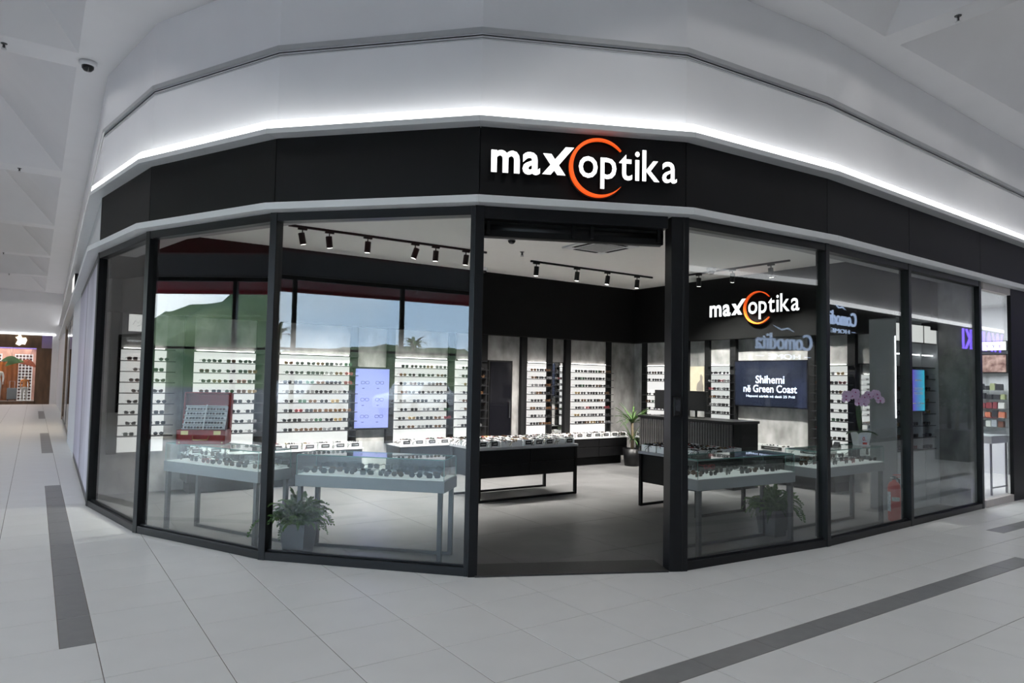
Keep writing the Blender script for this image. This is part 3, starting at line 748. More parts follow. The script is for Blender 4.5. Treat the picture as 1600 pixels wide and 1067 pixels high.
# corner palm
t = thing('potted_palm', 'spiky leaved palm in black pot in the room corner', 'palm', (6.50, 5.02, .008))
MB().lathe([(.15, 0), (.19, .34), (.175, .34), (.17, .30), (.02, .30)], 20).build('pot', BLACK, t, True)
MB().tube([(0, 0, .28), (.01, 0, .6), (-.01, 0, .85)], [.035, .03, .025], 8).build('trunk', mat('palm_trunk', (.17, .13, .08), .8, noise=.3, nscale=30), t, True)
def blade(L, droop, m):
    b = MB(); n = 6; vs = []
    for i in range(n+1):
        s_ = i/n; x = L*s_; z = L*(.9*s_-droop*s_*s_); w_ = .016*(1-s_)**.5+.001; vs += [(x, -w_, z), (x, 0, z-.006), (x, w_, z)]
    return b.add(vs, [f for i in range(n) for f in ((3*i, 3*i+3, 3*i+4, 3*i+1), (3*i+1, 3*i+4, 3*i+5, 3*i+2))]).mesh('leaf', m)
bm_ = [blade(.36, .55, LEAFM[1]), blade(.32, .8, LEAFM[0]), blade(.40, .3, LEAFM[1])]
for k in range(60):
    o = link('leaf', random.choice(bm_), t, (0, 0, .85 if k < 44 else .5)); o.rotation_euler = (0, random.uniform(-.5, .5), random.uniform(0, 2*PI))
# orchid on the showcase
ox, oy = 5.12, -.40
t = thing('potted_orchid', 'pink orchid in white square pot on a glass showcase', 'orchid', (ox, oy, .947), -.5)
b = MB(); a_, c_, h = .065, .085, .16
b.add([(-a_,-a_,0),(a_,-a_,0),(a_,a_,0),(-a_,a_,0),(-c_,-c_,h),(c_,-c_,h),(c_,c_,h),(-c_,c_,h)], [(3,2,1,0),(4,5,6,7)]+[(i, (i+1) % 4, 4+(i+1) % 4, 4+i) for i in range(4)])
b.build('pot', mat('white_ceramic', (.75, .75, .76), .3, noise=.02), t)
tg = MB().box(-.05, .03, -.083, -.081, .01, .13).build('price_tag', mat('pale_tag', (.7, .72, .8), .5, noise=.03), t)
link('lettering', text_mesh('0.', 'lettering', mat('red_ink', (.6, .02, .05), .5, noise=.05), bold=.02, fit=(-.03, .015, .06, .11)), tg, (0, -.0835, 0))
MB().box(-.03, .028, -.0845, -.083, .015, .04).build('red_band', mat('red_tag', (.6, .05, .03), .5, noise=.05), tg)
OL = mat('orchid_leaf', (.05, .10, .04), .35, noise=.2)
def oleaf(L, w_, up):
    b = MB(); n = 8; vs = []
    for i in range(n+1):
        s_ = i/n; ww = w_*math.sin(PI*(.12+.86*s_))**.6; z = up*s_*L-.9*L*s_*s_*(.5 if up < 1 else .1); vs += [(L*s_, -ww, z+.012), (L*s_, 0, z), (L*s_, ww, z+.012)]
    return b.add(vs, [f for i in range(n) for f in ((3*i, 3*i+3, 3*i+4, 3*i+1), (3*i+1, 3*i+4, 3*i+5, 3*i+2))])
for ang_, L_, u_ in ((.1, .24, .3), (3.2, .20, .35), (.6, .26, .35), (1.2, .22, 2.2), (4.0, .16, .4)):
    o = oleaf(L_, .032, u_).build('leaf', OL, t, True); o.location = (0, 0, h-.01); o.rotation_euler.z = ang_
PET = mat('pink_petal', (.88, .58, .84), .5, noise=.25, nscale=30)
fl = MB()
for k, (a_, r_, w_) in enumerate(((90, .034, .019), (205, .034, .016), (335, .034, .016), (20, .040, .028), (160, .040, .028))):
    a_ = math.radians(a_); d = Vector((math.cos(a_), 0, math.sin(a_))); p = Vector((-d.z, 0, d.x)); yo = -.003 if k > 2 else 0
    pts = [Vector((0, yo, 0))]+[d*(r_*s_)+p*(w_*q_)+Vector((0, yo-.004, 0)) for s_, q_ in ((.45, -.9), (.8, -.8), (1, 0), (.8, .8), (.45, .9))]
    fl.add(pts, [(0, 1, 2, 3, 4, 5)])
fl.mi = 1; fl.lathe([(.001, 0), (.009, .004), (.006, .012), (.001, .014)], 8, (0, -.008, -.006))
flm = fl.mesh('flower', [PET, mat('orchid_lip', (.45, .05, .25), .5, noise=.1)])
for sg in (-1, 1):
    pts = [(0, 0, h), (sg*.01, 0, h+.2), (sg*.03, 0, h+.38), (sg*.08, -.01, h+.47), (sg*.16, -.02, h+.47), (sg*.24, -.03, h+.42)]
    MB().tube(pts, .003, 6).build('stem', OL, t, True)
    for k in range(13):
        s_ = k/12; i = 2+s_*3; i0 = min(4, int(i)); f_ = i-i0
        p = Vector(pts[i0]).lerp(Vector(pts[i0+1]), f_)
        o = link('flower', flm, t, p+Vector((random.uniform(-.015, .015), -.02+random.uniform(-.02, .01), random.uniform(-.05, .03)))); o.rotation_euler = (random.uniform(-.2, .3), random.uniform(-.3, .3), random.uniform(-1.1, .1)); o.scale = (1.35, 1.35, 1.35)
# dark glasses cases on the same showcase
for k, (x, y, lab) in enumerate(((4.30, -.42, 'dark brown box standing on the orchid showcase'), (4.50, -.45, 'small folded glasses case on the orchid showcase'))):
    t = thing('glasses_case', lab, 'case', (x, y, .947), .3*k)
    if k == 0:
        MB().box(-.08, .08, -.05, .05, 0, .075).build('box_body', mat('dark_leather', (.035, .025, .02), .5, noise=.2), t, bevel=.006)
        MB().box(-.082, .082, -.052, .052, .075, .10).build('lid', MT['dark_leather'], t, bevel=.006)
    else:
        MB().prism_xz([(-.1, 0), (.1, 0), (.02, .06)], -.03, .03).build('case_body', MT['dark_leather'], t, bevel=.004)
        MB().prism_xz([(-.1, .002), (.02, .062), (.02, .066), (-.1, .006)], -.031, .031).build('flap', GREYDECK, t)

# open red case on the showcase
rx, ry, rr_ = S2; rc, rs = math.cos(rr_), math.sin(rr_)
t = thing('red_display_case', 'open red leather case filled with sunglasses on a glass showcase', 'case', (rx+rc*(-.37), ry+rs*(-.37), .947), -.42)
REDL = mat('red_leather', (.32, .012, .008), .4, noise=.15, nscale=10)
BRASS = mat('brass', (.6, .45, .2), .3, 1., noise=.05)
w_, d_ = .24, .15
MB().box(-w_, w_, -d_, -d_+.02, 0, .15).box(-w_, w_, d_-.02, d_, 0, .15).box(-w_, -w_+.02, -d_, d_, 0, .15).box(w_-.02, w_, -d_, d_, 0, .15).box(-w_, w_, -d_, d_, 0, .015).build('base', REDL, t, bevel=.004)
lid = MB().box(-w_, w_, 0, .015, 0, .38).box(-w_, w_, -.09, 0, .365, .38).box(-w_, -w_+.015, -.09, 0, 0, .38).box(w_-.015, w_, -.09, 0, 0, .38)
lo_ = lid.build('lid', REDL, t, bevel=.004); lo_.location = (0, d_-.01, .15); lo_.rotation_euler.x = -.12
tr_ = MB().box(-w_+.03, w_-.03, 0, .012, 0, .30).build('rack', WCARD, t); tr_.location = (0, -.06, .13); tr_.rotation_euler.x = -.55
for k in range(6): MB().box(-w_+.03, w_-.03, -.035, 0, .01+.055*k, .016+.055*k).build('ledge', WCARD, tr_)
MB().box(-.006, .006, -.037, 0, 0, .30).build('divider', WCARD, tr_)
for k in range(5):
    for q_ in range(3):
        for sg in (-1, 1):
            sh, cl_ = random.choice(SHAPES), random.choice(['black', 'black', 'grey', 'tortoiseshell']); em = eyewear(sh, cl_)
            M = t.matrix_basis @ Matrix.Translation((0, -.06, .13)) @ Matrix.Rotation(-.55, 4, 'X') @ Matrix.Translation((sg*(.035+.062*q_), -.03, .018+.055*k)) @ Matrix.Scale(.45, 4)
            PAIRS.append((M, None, 0, sh, cl_, '%s of the %s rack row in the open red case' % (NTH[q_ if sg < 0 else q_+3], NTH[k]), 'sunglasses in the red case'))
for sx in (-.16, .16): MB().box(sx-.035, sx+.035, -d_-.006, -d_, .10, .14).build('latch', BRASS, t)
MB().tube([(-.08, -d_-.004, .085), (-.07, -d_-.03, .05), (.07, -d_-.03, .05), (.08, -d_-.004, .085)], .007, 8).build('handle', BRASS, t, True)
for sx in (-.21, .21): MB().lathe([(.008, 0), (.001, .004)], 8).xform(Matrix.Translation((sx, -d_, .02)) @ Matrix.Rotation(PI/2, 4, 'X')).build('stud', BRASS, t)

# ------------------------------------------------------------------ place the eyewear: the 300 nearest singly, the rest as one
def pw(pp):
    return pp[0] if isinstance(pp[0], Matrix) else Matrix.Translation(pp[0]) @ Matrix.Rotation(pp[1], 4, 'Z')
mats_all = {}
items = sorted(((pw(p), p) for p in PAIRS), key=lambda q: (q[0].translation-CAM).length)
heap = MB(); heap_m = []
def to_heap(M, sh, cl_):
    em = eyewear(sh, cl_)
    for src, m in ((em[2], em[4]), (em[3], em[5])):
        if m not in heap_m: heap_m.append(m)
        heap.mi = heap_m.index(m); s0 = len(heap.v); heap.add(src.v, src.f); heap.xform(M, s0)
for n, (M, p) in enumerate(items):
    sh, cl_, where, grp = p[3:7]
    if n < 300:
        em = eyewear(sh, cl_)
        o = link('sunglasses', em[0]); o.matrix_world = M
        tag(o, '%s %s sunglasses %s' % (cl_, sh, where), 'sunglasses', grp)
        link('lens', em[1], o)
    else: to_heap(M, sh, cl_)
for M, sh, cl_ in TRAYG: to_heap(M, sh, cl_)
ho = heap.build('eyeglasses_heap', heap_m); ho['kind'] = 'stuff'; tag(ho, 'countless small eyeglasses in trays and on the far wall shelves', 'eyeglasses')

# ------------------------------------------------------------------ shop ceiling fittings and light
def track(p, q, spots, label, tilt):
    t = thing('track_light', label, 'track light', (p[0], p[1], SCZ), math.atan2(q[1]-p[1], q[0]-p[0]))
    L = math.hypot(q[0]-p[0], q[1]-p[1])
    MB().box(0, L, -.018, .018, -.03, -.001).build('rail', BLACK, t)
    for s_, dz in spots:
        x = L*s_
        MB().box(x-.06, x+.06, -.016, .016, -.055, -.03).build('adapter', BLACK, t)
        MB().tube([(x, 0, -.055), (x, 0, -.10)], .008, 6).build('arm', BLACK, t)
        e_ = MB().lathe([(.038, -.075), (.042, -.07), (.042, .075), (.03, .08)], 16); h_ = e_.build('spot_head', BLACK, t, True)
        h_.location = (x, 0, -.17); h_.rotation_euler = (tilt+random.uniform(-.1, .1), dz, 0)
        MB().lathe([(.033, -.079), (.033, -.0765)], 16).build('lamp_lens', mat('lamp_lens', (1, 1, 1), .4, emit=5, ecol=(1, .95, .88), noise=.01), h_)
        ld = bpy.data.lights.new('spot', 'SPOT'); ld.energy = SPOTW; ld.spot_size = math.radians(105); ld.spot_blend = .7; ld.shadow_soft_size = .05; ld.color = (1, .96, .91)
        lo2 = bpy.data.objects.new('spot_lamp', ld); COL.objects.link(lo2); lo2.parent = h_; lo2.location = (0, 0, -.09)
track((-.75, 3.95), (2.3, 3.95), ((.06, -.25), (.18, -.2), (.36, 0), (.60, .25), (.71, 0), (.88, 0)), 'black ceiling track with six spots above the cabinet beside lavender screen', .15)
track((3.28, 4.12), (6.1, 4.12), ((.04, 0), (.35, 0), (.60, .1), (.86, 0)), 'black ceiling track with four spots leading to the room corner', .1)
track((6.35, 4.0), (6.35, 1.4), ((.3, .1), (.58, .25), (.87, 0)), 'black ceiling track with three spots along the side wall', .15)
def dome(x, y, z, label, r=.07):
    t = thing('dome_camera', label, 'camera', (x, y, z))
    MB().lathe([(r, -.055), (r*1.05, -.05), (r*1.1, -.001)], 20).build('housing', TRIM, t, True)
    MB().lathe([(.004, -.055-r*.75), (r*.45, -.055-r*.66), (r*.72, -.055-r*.35), (r*.78, -.05)], 20).build('dark_dome', GBLACK, t, True)
dome(1.94, 2.73, SCZ, 'white dome camera on shop ceiling beside the cassette unit'); dome(3.1, 5.3, SCZ, 'white dome camera on shop ceiling above the narrow bay'); dome(6.1, 2.73, SCZ, 'white dome camera on shop ceiling near the side wall track')
dome(-3.02, 4.82, CEILZ, 'white dome camera on mall ceiling at the end of a beam', .09)
t = thing('smoke_detector', 'white smoke detector on shop ceiling inside the entrance', 'detector', (2.35, 1.91, SCZ))
MB().lathe([(.045, -.045), (.055, -.03), (.06, -.001)], 18).build('housing', TRIM, t, True)
MB().lathe([(.05, -.036), (.051, -.032)], 18).build('vent_ring', GROOVE, t)
t = thing('air_conditioner', 'white square ceiling cassette air conditioner in the shop', 'air conditioner', (3.32, 2.46, SCZ), 0)
MB().box(-.40, .40, -.40, .40, -.03, -.001).build('panel', TRIM, t, bevel=.01)
MB().box(-.24, .24, -.24, .24, -.036, -.03).build('grille', mat('grille_grey', (.35, .35, .35), .6, noise=.2, nscale=60), t)
for k in range(4):
    o = MB().box(-.22, .22, .29, .35, -.034, -.0305).build('air_slot', MATBLACK, t); o.rotation_euler.z = k*PI/2
def sprinkler(x, y, z, label):
    t = thing('sprinkler', label, 'sprinkler', (x, y, z), 0, 'ceiling sprinklers')
    MB().lathe([(.012, -.05), (.012, -.012), (.03, -.008), (.035, -.001)], 12).build('body', LEGGREY, t)
    MB().lathe([(.028, -.07), (.028, -.066)], 12).build('deflector', GROOVE, t)
    MB().tube([(-.015, 0, -.03), (-.018, 0, -.066)], .003, 5).tube([(.015, 0, -.03), (.018, 0, -.066)], .003, 5).build('arms', GROOVE, t)
sprinkler(2.73, 3.6, SCZ, 'small sprinkler on shop ceiling between the two long tracks'); sprinkler(5.99, 3.6, SCZ, 'small sprinkler on shop ceiling near the room corner')
for k, (x, y) in enumerate(((-3.86, 4.85), (-3.8, 10.93), (-4.5, 17.05), (-4.4, 22.95), (-4.4, 29.05))): sprinkler(x, y, CEILZ, 'small sprinkler under the %s corridor ceiling beam from the dome camera' % NTH[k])
sprinkler(4.26, -1.93, CEILZ, 'small sprinkler under the ceiling beam above the orchid showcase side')
# ------------------------------------------------------------------ left corridor: postered windows and the next shops
def on_left(t_): return (V[0][0]+(FL[0]-V[0][0])*t_, V[0][1]+(FL[1]-V[0][1])*t_)
def left_at(y): return V[0][0]+(FL[0]-V[0][0])*(y-V[0][1])/(FL[1]-V[0][1])
angL = math.atan2(V[0][1]-FL[1], V[0][0]-FL[0])
POST = mat('poster_print', (.20, .18, .25), .4, col2=(.46, .43, .52), nscale=.7, stretch=(1, 1, .25), detail=3)
POST2 = mat('poster_print_pale', (.24, .22, .28), .4, col2=(.56, .54, .60), nscale=.8, stretch=(1, 1, .3), detail=3)
def left_window(y0, y1, nm, fill, lab):
    L = (y1-y0); o = MB().box(0, L, 0, .1, 0, .115).box(0, L, 0, .1, 3.1, 3.2).box(0, .07, 0, .1, 0, 3.2).box(L-.07, L, 0, .1, 0, 3.2).build(nm, FRAME, bevel=.004)
    o.location = (left_at(y1), y1, 0); o.rotation_euler.z = angL; struct(o)
    MB().box(.07, L-.07, .006, .014, .115, 3.10).build('pane', GLASS, o)
    if fill:
        p = thing('window_poster', lab, 'poster', (left_at(y1), y1, 0), angL)
        MB().box(.071, L-.071, -.001, .005, .116, 3.099).build('print', fill, p)
left_window(5.2, 7.9, 'window_7', POST2, 'tall pale marbled poster filling the window next to the shop front')
left_window(7.9, 10.95, 'window_8', POST, 'tall purple grey marbled poster filling the farther corridor window')
struct(MB().box(left_at(12)-.0, left_at(12)+.4, 11.0, 14.4, 0, 3.25).build('wall_pier', GREYP))
left_window(14.5, 19.0, 'window_9', None, ''); left_window(19.0, 23.5, 'window_10', None, '')
struct(MB().box(left_at(30), left_at(30)+.4, 23.5, 36.6, 0, 3.25).build('wall_left_far', GREYP))
bs = MB().box(-2.3, -1.9, 11, 23.5, 0, .002); 
nb = MB().box(left_at(14)+2.5, left_at(14)+2.6, 14.4, 23.6, 0, 3.2); struct(nb.build('wall_neighbour', mat('tan_wall', (.35, .25, .17), .6, noise=.2)))
struct(MB().box(left_at(14)+.1, left_at(14)+2.6, 14.3, 14.4, 0, 3.2).box(left_at(14)+.1, left_at(14)+2.6, 23.5, 23.6, 0, 3.2).build('wall_neighbour_end', MT['tan_wall']))
t = thing('blade_sign', 'small lit sign box on the pale corridor fascia', 'sign', (left_at(13)-.005, 13.0, 3.42))
MB().box(-.09, 0, -.5, .5, 0, .36).build('box', FRAME, t); MB().box(-.096, -.09, -.48, .48, .02, .34).build('face', LIT, t)
lamp = bpy.data.lights.new('neighbour', 'AREA'); lamp.energy = 60; lamp.size = 2; lamp.color = (1, .8, .6)
lob = bpy.data.objects.new('neighbour_lamp', lamp); COL.objects.link(lob); lob.location = (-1.5, 19, 3.1)

# ------------------------------------------------------------------ figures (mannequins, a passer-by)
def figure(name, label, cat, loc, rz, h, skin, top, bottom, stride=.1, group=None):
    k = h/1.75
    J = {'pel': (0,0,.95,.15), 'wst': (0,0,1.12,.13), 'cst': (0,-.01,1.32,.16), 'nk': (0,0,1.48,.06), 'hd': (0,-.02,1.60,.095), 'ht': (0,-.01,1.70,.085),
         'ls': (-.19,0,1.42,.065), 'le': (-.24,.03,1.15,.05), 'lw': (-.23,-.06,.90,.035), 'lh': (-.23,-.08,.80,.04),
         'rs': (.19,0,1.42,.065), 're': (.24,.03,1.15,.05), 'rw': (.23,-.06,.90,.035), 'rh': (.23,-.08,.80,.04),
         'lhp': (-.10,0,.90,.10), 'lk': (-.11,-stride*.6,.50,.065), 'la': (-.11,-stride,.10,.045), 'lf': (-.12,-stride-.13,.04,.04),
         'rhp': (.10,0,.90,.10), 'rk': (.11,stride*.3,.50,.065), 'ra': (.11,stride,.10,.045), 'rf': (.12,stride-.13,.04,.04)}
    names = list(J); E_ = [('pel','wst'),('wst','cst'),('cst','nk'),('nk','hd'),('hd','ht'),('cst','ls'),('ls','le'),('le','lw'),('lw','lh'),('cst','rs'),('rs','re'),('re','rw'),('rw','rh'),
          ('pel','lhp'),('lhp','lk'),('lk','la'),('la','lf'),('pel','rhp'),('rhp','rk'),('rk','ra'),('ra','rf')]
    me = bpy.data.meshes.new(name); me.from_pydata([tuple(c*k for c in J[n][:3]) for n in names], [(names.index(a_), names.index(b_)) for a_, b_ in E_], [])
    o = bpy.data.objects.new(name, me); COL.objects.link(o)
    sm = o.modifiers.new('skin', 'SKIN'); sm.use_smooth_shade = True
    for i, n in enumerate(names):
        sv = me.skin_vertices[0].data[i]; r = J[n][3]*k; sv.radius = (r, r*(.75 if n in ('cst', 'wst', 'pel') else 1)); sv.use_root = (n == 'pel')
    su = o.modifiers.new('sub', 'SUBSURF'); su.levels = 1; su.render_levels = 1
    bpy.context.view_layer.update()
    nm = bpy.data.meshes.new_from_object(o.evaluated_get(bpy.context.evaluated_depsgraph_get())); o.modifiers.clear(); o.data = nm
    nm.materials.clear()
    for m in (skin, top, bottom): nm.materials.append(m)
    for p in nm.polygons:
        z = p.center.z/k; p.material_index = 2 if z < .97 and abs(p.center.x) < .2*k else (1 if .97 <= z < 1.46 or (z > .95 and abs(p.center.x) > .2*k and z < 1.46) else 0); p.use_smooth = True
    o.location = loc; o.rotation_euler.z = rz
    tag(o, label, cat, group)
    return o
# ------------------------------------------------------------------ shop at the far end of the corridor
YF = 36.2
struct(MB().box(-9, -3.35, YF+.12, YF+2.0, -.01, .155).build('floor_far_shop', mat('pale_platform', (.5, .45, .4), .5, noise=.1)))
WOOD = mat('brown_wood', (.11, .06, .03), .5, noise=.3, nscale=6, stretch=(1, 1, .2))
q = MB().box(-9, -3.15, YF, YF+.3, 2.75, 3.40).box(-3.35, -2.72, YF, YF+.3, 0, 2.75).box(-9, -3.3, YF, YF+.05, 0, .15)
fw = struct(q.build('wall_far_shop', WOOD))
struct(MB().box(-2.72, -2.2, YF-.05, YF+.3, 0, 3.45).build('wall_far_pier', WHITE))
struct(MB().box(-9, -2.2, YF-.1, YF+.3, 3.40, CEILZ).build('wall_far_upper', WHITE))
struct(MB().box(-9, -2.6, YF-.16, YF-.1, 3.38, 3.46).build('trim_6', LEDM))
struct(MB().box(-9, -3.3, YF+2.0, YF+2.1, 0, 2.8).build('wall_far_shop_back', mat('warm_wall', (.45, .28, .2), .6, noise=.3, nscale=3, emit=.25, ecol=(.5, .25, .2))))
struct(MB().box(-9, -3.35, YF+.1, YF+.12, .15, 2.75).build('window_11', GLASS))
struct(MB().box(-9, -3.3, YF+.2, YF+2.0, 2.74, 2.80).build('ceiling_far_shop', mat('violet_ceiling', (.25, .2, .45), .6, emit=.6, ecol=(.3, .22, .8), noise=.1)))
t = thing('shop_emblem', 'white animal shaped emblem on the wooden fascia of the far shop', 'sign', (-4.0, YF-.02, 3.12))
MB().prism_xz([(-.2, -.2), (-.05, -.28), (.05, -.2), (.18, -.22), (.25, 0), (.2, .12), (.05, .1), (.0, .22), (-.12, .3), (-.1, .18), (-.22, .12), (-.12, 0)], -.06, 0).build('emblem', mat('cream_lit', (1, .95, .8), .5, emit=1.0, ecol=(1, .93, .75), noise=.02), t)
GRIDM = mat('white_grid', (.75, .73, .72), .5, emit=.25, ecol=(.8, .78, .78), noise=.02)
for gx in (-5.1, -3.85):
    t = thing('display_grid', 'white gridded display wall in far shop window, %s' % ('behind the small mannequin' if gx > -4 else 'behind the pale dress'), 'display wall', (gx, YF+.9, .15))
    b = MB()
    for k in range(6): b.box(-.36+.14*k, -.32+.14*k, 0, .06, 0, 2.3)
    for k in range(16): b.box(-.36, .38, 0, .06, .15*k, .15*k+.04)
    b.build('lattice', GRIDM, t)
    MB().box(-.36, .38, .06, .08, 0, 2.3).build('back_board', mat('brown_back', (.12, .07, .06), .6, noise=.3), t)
SKINM = mat('mannequin_skin', (.5, .36, .27), .5, noise=.05); ORG = mat('orange_cloth', (.75, .25, .04), .7, noise=.1); PALE = mat('pale_cloth', (.72, .70, .66), .8, noise=.08)
figure('mannequin', 'small mannequin in white jacket and orange shirt in the far shop window', 'mannequin', (-3.75, YF+.5, .16), 0, 1.25, SKINM, ORG, PALE, 0)
figure('mannequin', 'tall mannequin in a pale outfit in the far shop window', 'mannequin', (-4.85, YF+.5, .16), 0, 1.7, SKINM, PALE, PALE, 0)
t = thing('suitcase', 'grey wheeled suitcase in the far shop window', 'suitcase', (-4.25, YF+.5, .16))
MB().box(-.2, .2, -.12, .12, .06, .62).build('shell', GREYDECK, t, bevel=.03)
MB().tube([(-.1, .05, .6), (-.1, .05, .95), (.1, .05, .95), (.1, .05, .6)], .012, 6).build('handle', TRIM, t)
for sx in (-.15, .15):
    for sy in (-.08, .08): MB().tube([(sx-.015, sy, .03), (sx+.015, sy, .03)], .03, 10).build('wheel', MATBLACK, t)
t = thing('hanging_cloth', 'orange draped cloth hanging in the far shop window', 'cloth', (-4.45, YF+.75, .16))
b = MB(); n = 16
b.add([(-.4+.8*i/n, .04*math.sin(i*1.7), z) for z in (0, 1.9) for i in range(n+1)], [(i, i+1, n+2+i, n+1+i) for i in range(n)])
b.add([(-.4+.8*i/n, .02+.04*math.sin(i*1.7), z) for z in (0, 1.9) for i in range(n+1)], [(i, n+1+i, n+2+i, i+1) for i in range(n)]); b.build('drape', mat('orange_drape', (.42, .13, .02), .7, noise=.3, nscale=4), t, True)
MB().tube([(-.45, 0, 1.9), (.45, 0, 1.9)], .02, 8).build('rail', LEGGREY, t)
for k, (x, z, c, r) in enumerate(((-4.35, 2.05, (.05, .12, .04), .1), (-4.2, 1.95, (.10, .2, .06), -.3), (-3.7, 1.9, (.45, .12, .06), .25))):
    b = MB(); n = 10; vs = []
    for i in range(n+1):
        s_ = i/n; ww = .14*math.sin(PI*s_)**.8+.002; vs += [(-.4+.8*s_, -.01, -ww+.15*math.sin(PI*s_)), (-.4+.8*s_, .01, ww+.15*math.sin(PI*s_))]
    b.add(vs, [(2*i, 2*i+2, 2*i+3, 2*i+1) for i in range(n)]); b.add([(x_, y_+.015, z_) for x_, y_, z_ in vs], [(2*i, 2*i+1, 2*i+3, 2*i+2) for i in range(n)])
    o = b.build('hanging_leaf', mat('big_leaf_%d' % k, c, .6, noise=.2)); o.location = (x, YF+.3+.12*k, z); o.rotation_euler.y = r
    MB().tube([(0, 0, .15), (0, 0, (2.74-z)/math.cos(r)+.01)], .006, 5).build('hanging_wire', LEGGREY, o)
    tag(o, ['large dark green decorative leaf hanging in the far shop window', 'large lighter green decorative leaf hanging in the far shop window', 'large rust red decorative leaf hanging in the far shop window'][k], 'decoration')
lamp = bpy.data.lights.new('far_shop', 'AREA'); lamp.energy = 70; lamp.size = 3; lamp.color = (1, .8, .65)
lob = bpy.data.objects.new('far_shop_lamp', lamp); COL.objects.link(lob); lob.location = (-5, YF+.9, 2.72)

# ------------------------------------------------------------------ neighbour shop on the right
XN0, XN1 = 7.75, 12.5
NF = mat('pale_stone_floor', (.6, .58, .56), .25, noise=.05)
struct(MB().box(XN0, XN1, -.6, 3.2, -.001, .012).build('floor_neighbour', NF))
struct(MB().box(XN0, XN1, 3.2, 3.35, 0, 3.4).build('wall_neighbour_back', mat('pale_wall', (.72, .72, .74), .6, noise=.02)))
struct(MB().box(XN1, XN1+.1, -.6, 3.35, 0, 3.4).build('wall_neighbour_side', MT['pale_wall']))
struct(MB().box(XN0, XN1, -.6, 3.35, 3.3, 3.4).build('ceiling_neighbour', CEIL))
struct(MB().box(XN0, XN1, 2.4, 2.55, 2.85, 3.0).build('trim_7', LEDM))
xr = lambda x: V[7][1]+(FR[1]-V[7][1])*(x-V[7][0])/(FR[0]-V[7][0])
angR = math.atan2(FR[1]-V[7][1], FR[0]-V[7][0])
o = MB().box(0, 1.05, 0, .1, 0, .10).box(0, 1.05, 0, .1, 3.1, 3.2).build('window_12', mat('pale_sill', (.5, .46, .44), .5, noise=.03)); o.location = (7.74, xr(7.74), 0); o.rotation_euler.z = angR; struct(o)
MB().box(0, 1.05, .045, .055, .10, 3.1).build('pane', GLASS, o)
struct(MB().box(15.95, 35.9, xr(15.9)+.02, xr(15.9)+.3, 0, 3.2).build('wall_right_far', GREYP))
struct(MB().box(8.80, 9.6, xr(8.8), xr(8.8)+.05, 0, 3.2).build('wall_dark_pier', BLACKP))
o = MB().box(0, 6.3, 0, .1, 0, .1).box(0, 6.3, 0, .1, 3.1, 3.2).build('window_13', FRAME); o.location = (9.62, xr(9.62), 0); o.rotation_euler.z = angR; struct(o)
MB().box(0, 6.3, .045, .055, .10, 3.1).build('pane', GLASS, o)
lamp = bpy.data.lights.new('neighbour_right', 'AREA'); lamp.energy = 110; lamp.size = 3; lamp.color = (.95, .97, 1)
lob = bpy.data.objects.new('neighbour_right_lamp', lamp); COL.objects.link(lob); lob.location = (10.2, 1.2, 3.28)
for k, (x, y) in enumerate(((9.6, .4), (10.2, .7))):
    t = thing('downlight', 'round recessed downlight in neighbouring shop ceiling, %s' % ['nearer its window', 'farther from its window'][k], 'downlight', (x, y, 3.3), 0, 'downlights next door')
    MB().lathe([(.07, -.012), (.085, -.001)], 16).build('ring', TRIM, t); MB().lathe([(.065, -.014), (.065, -.012)], 16).build('lens', LEDM, t)
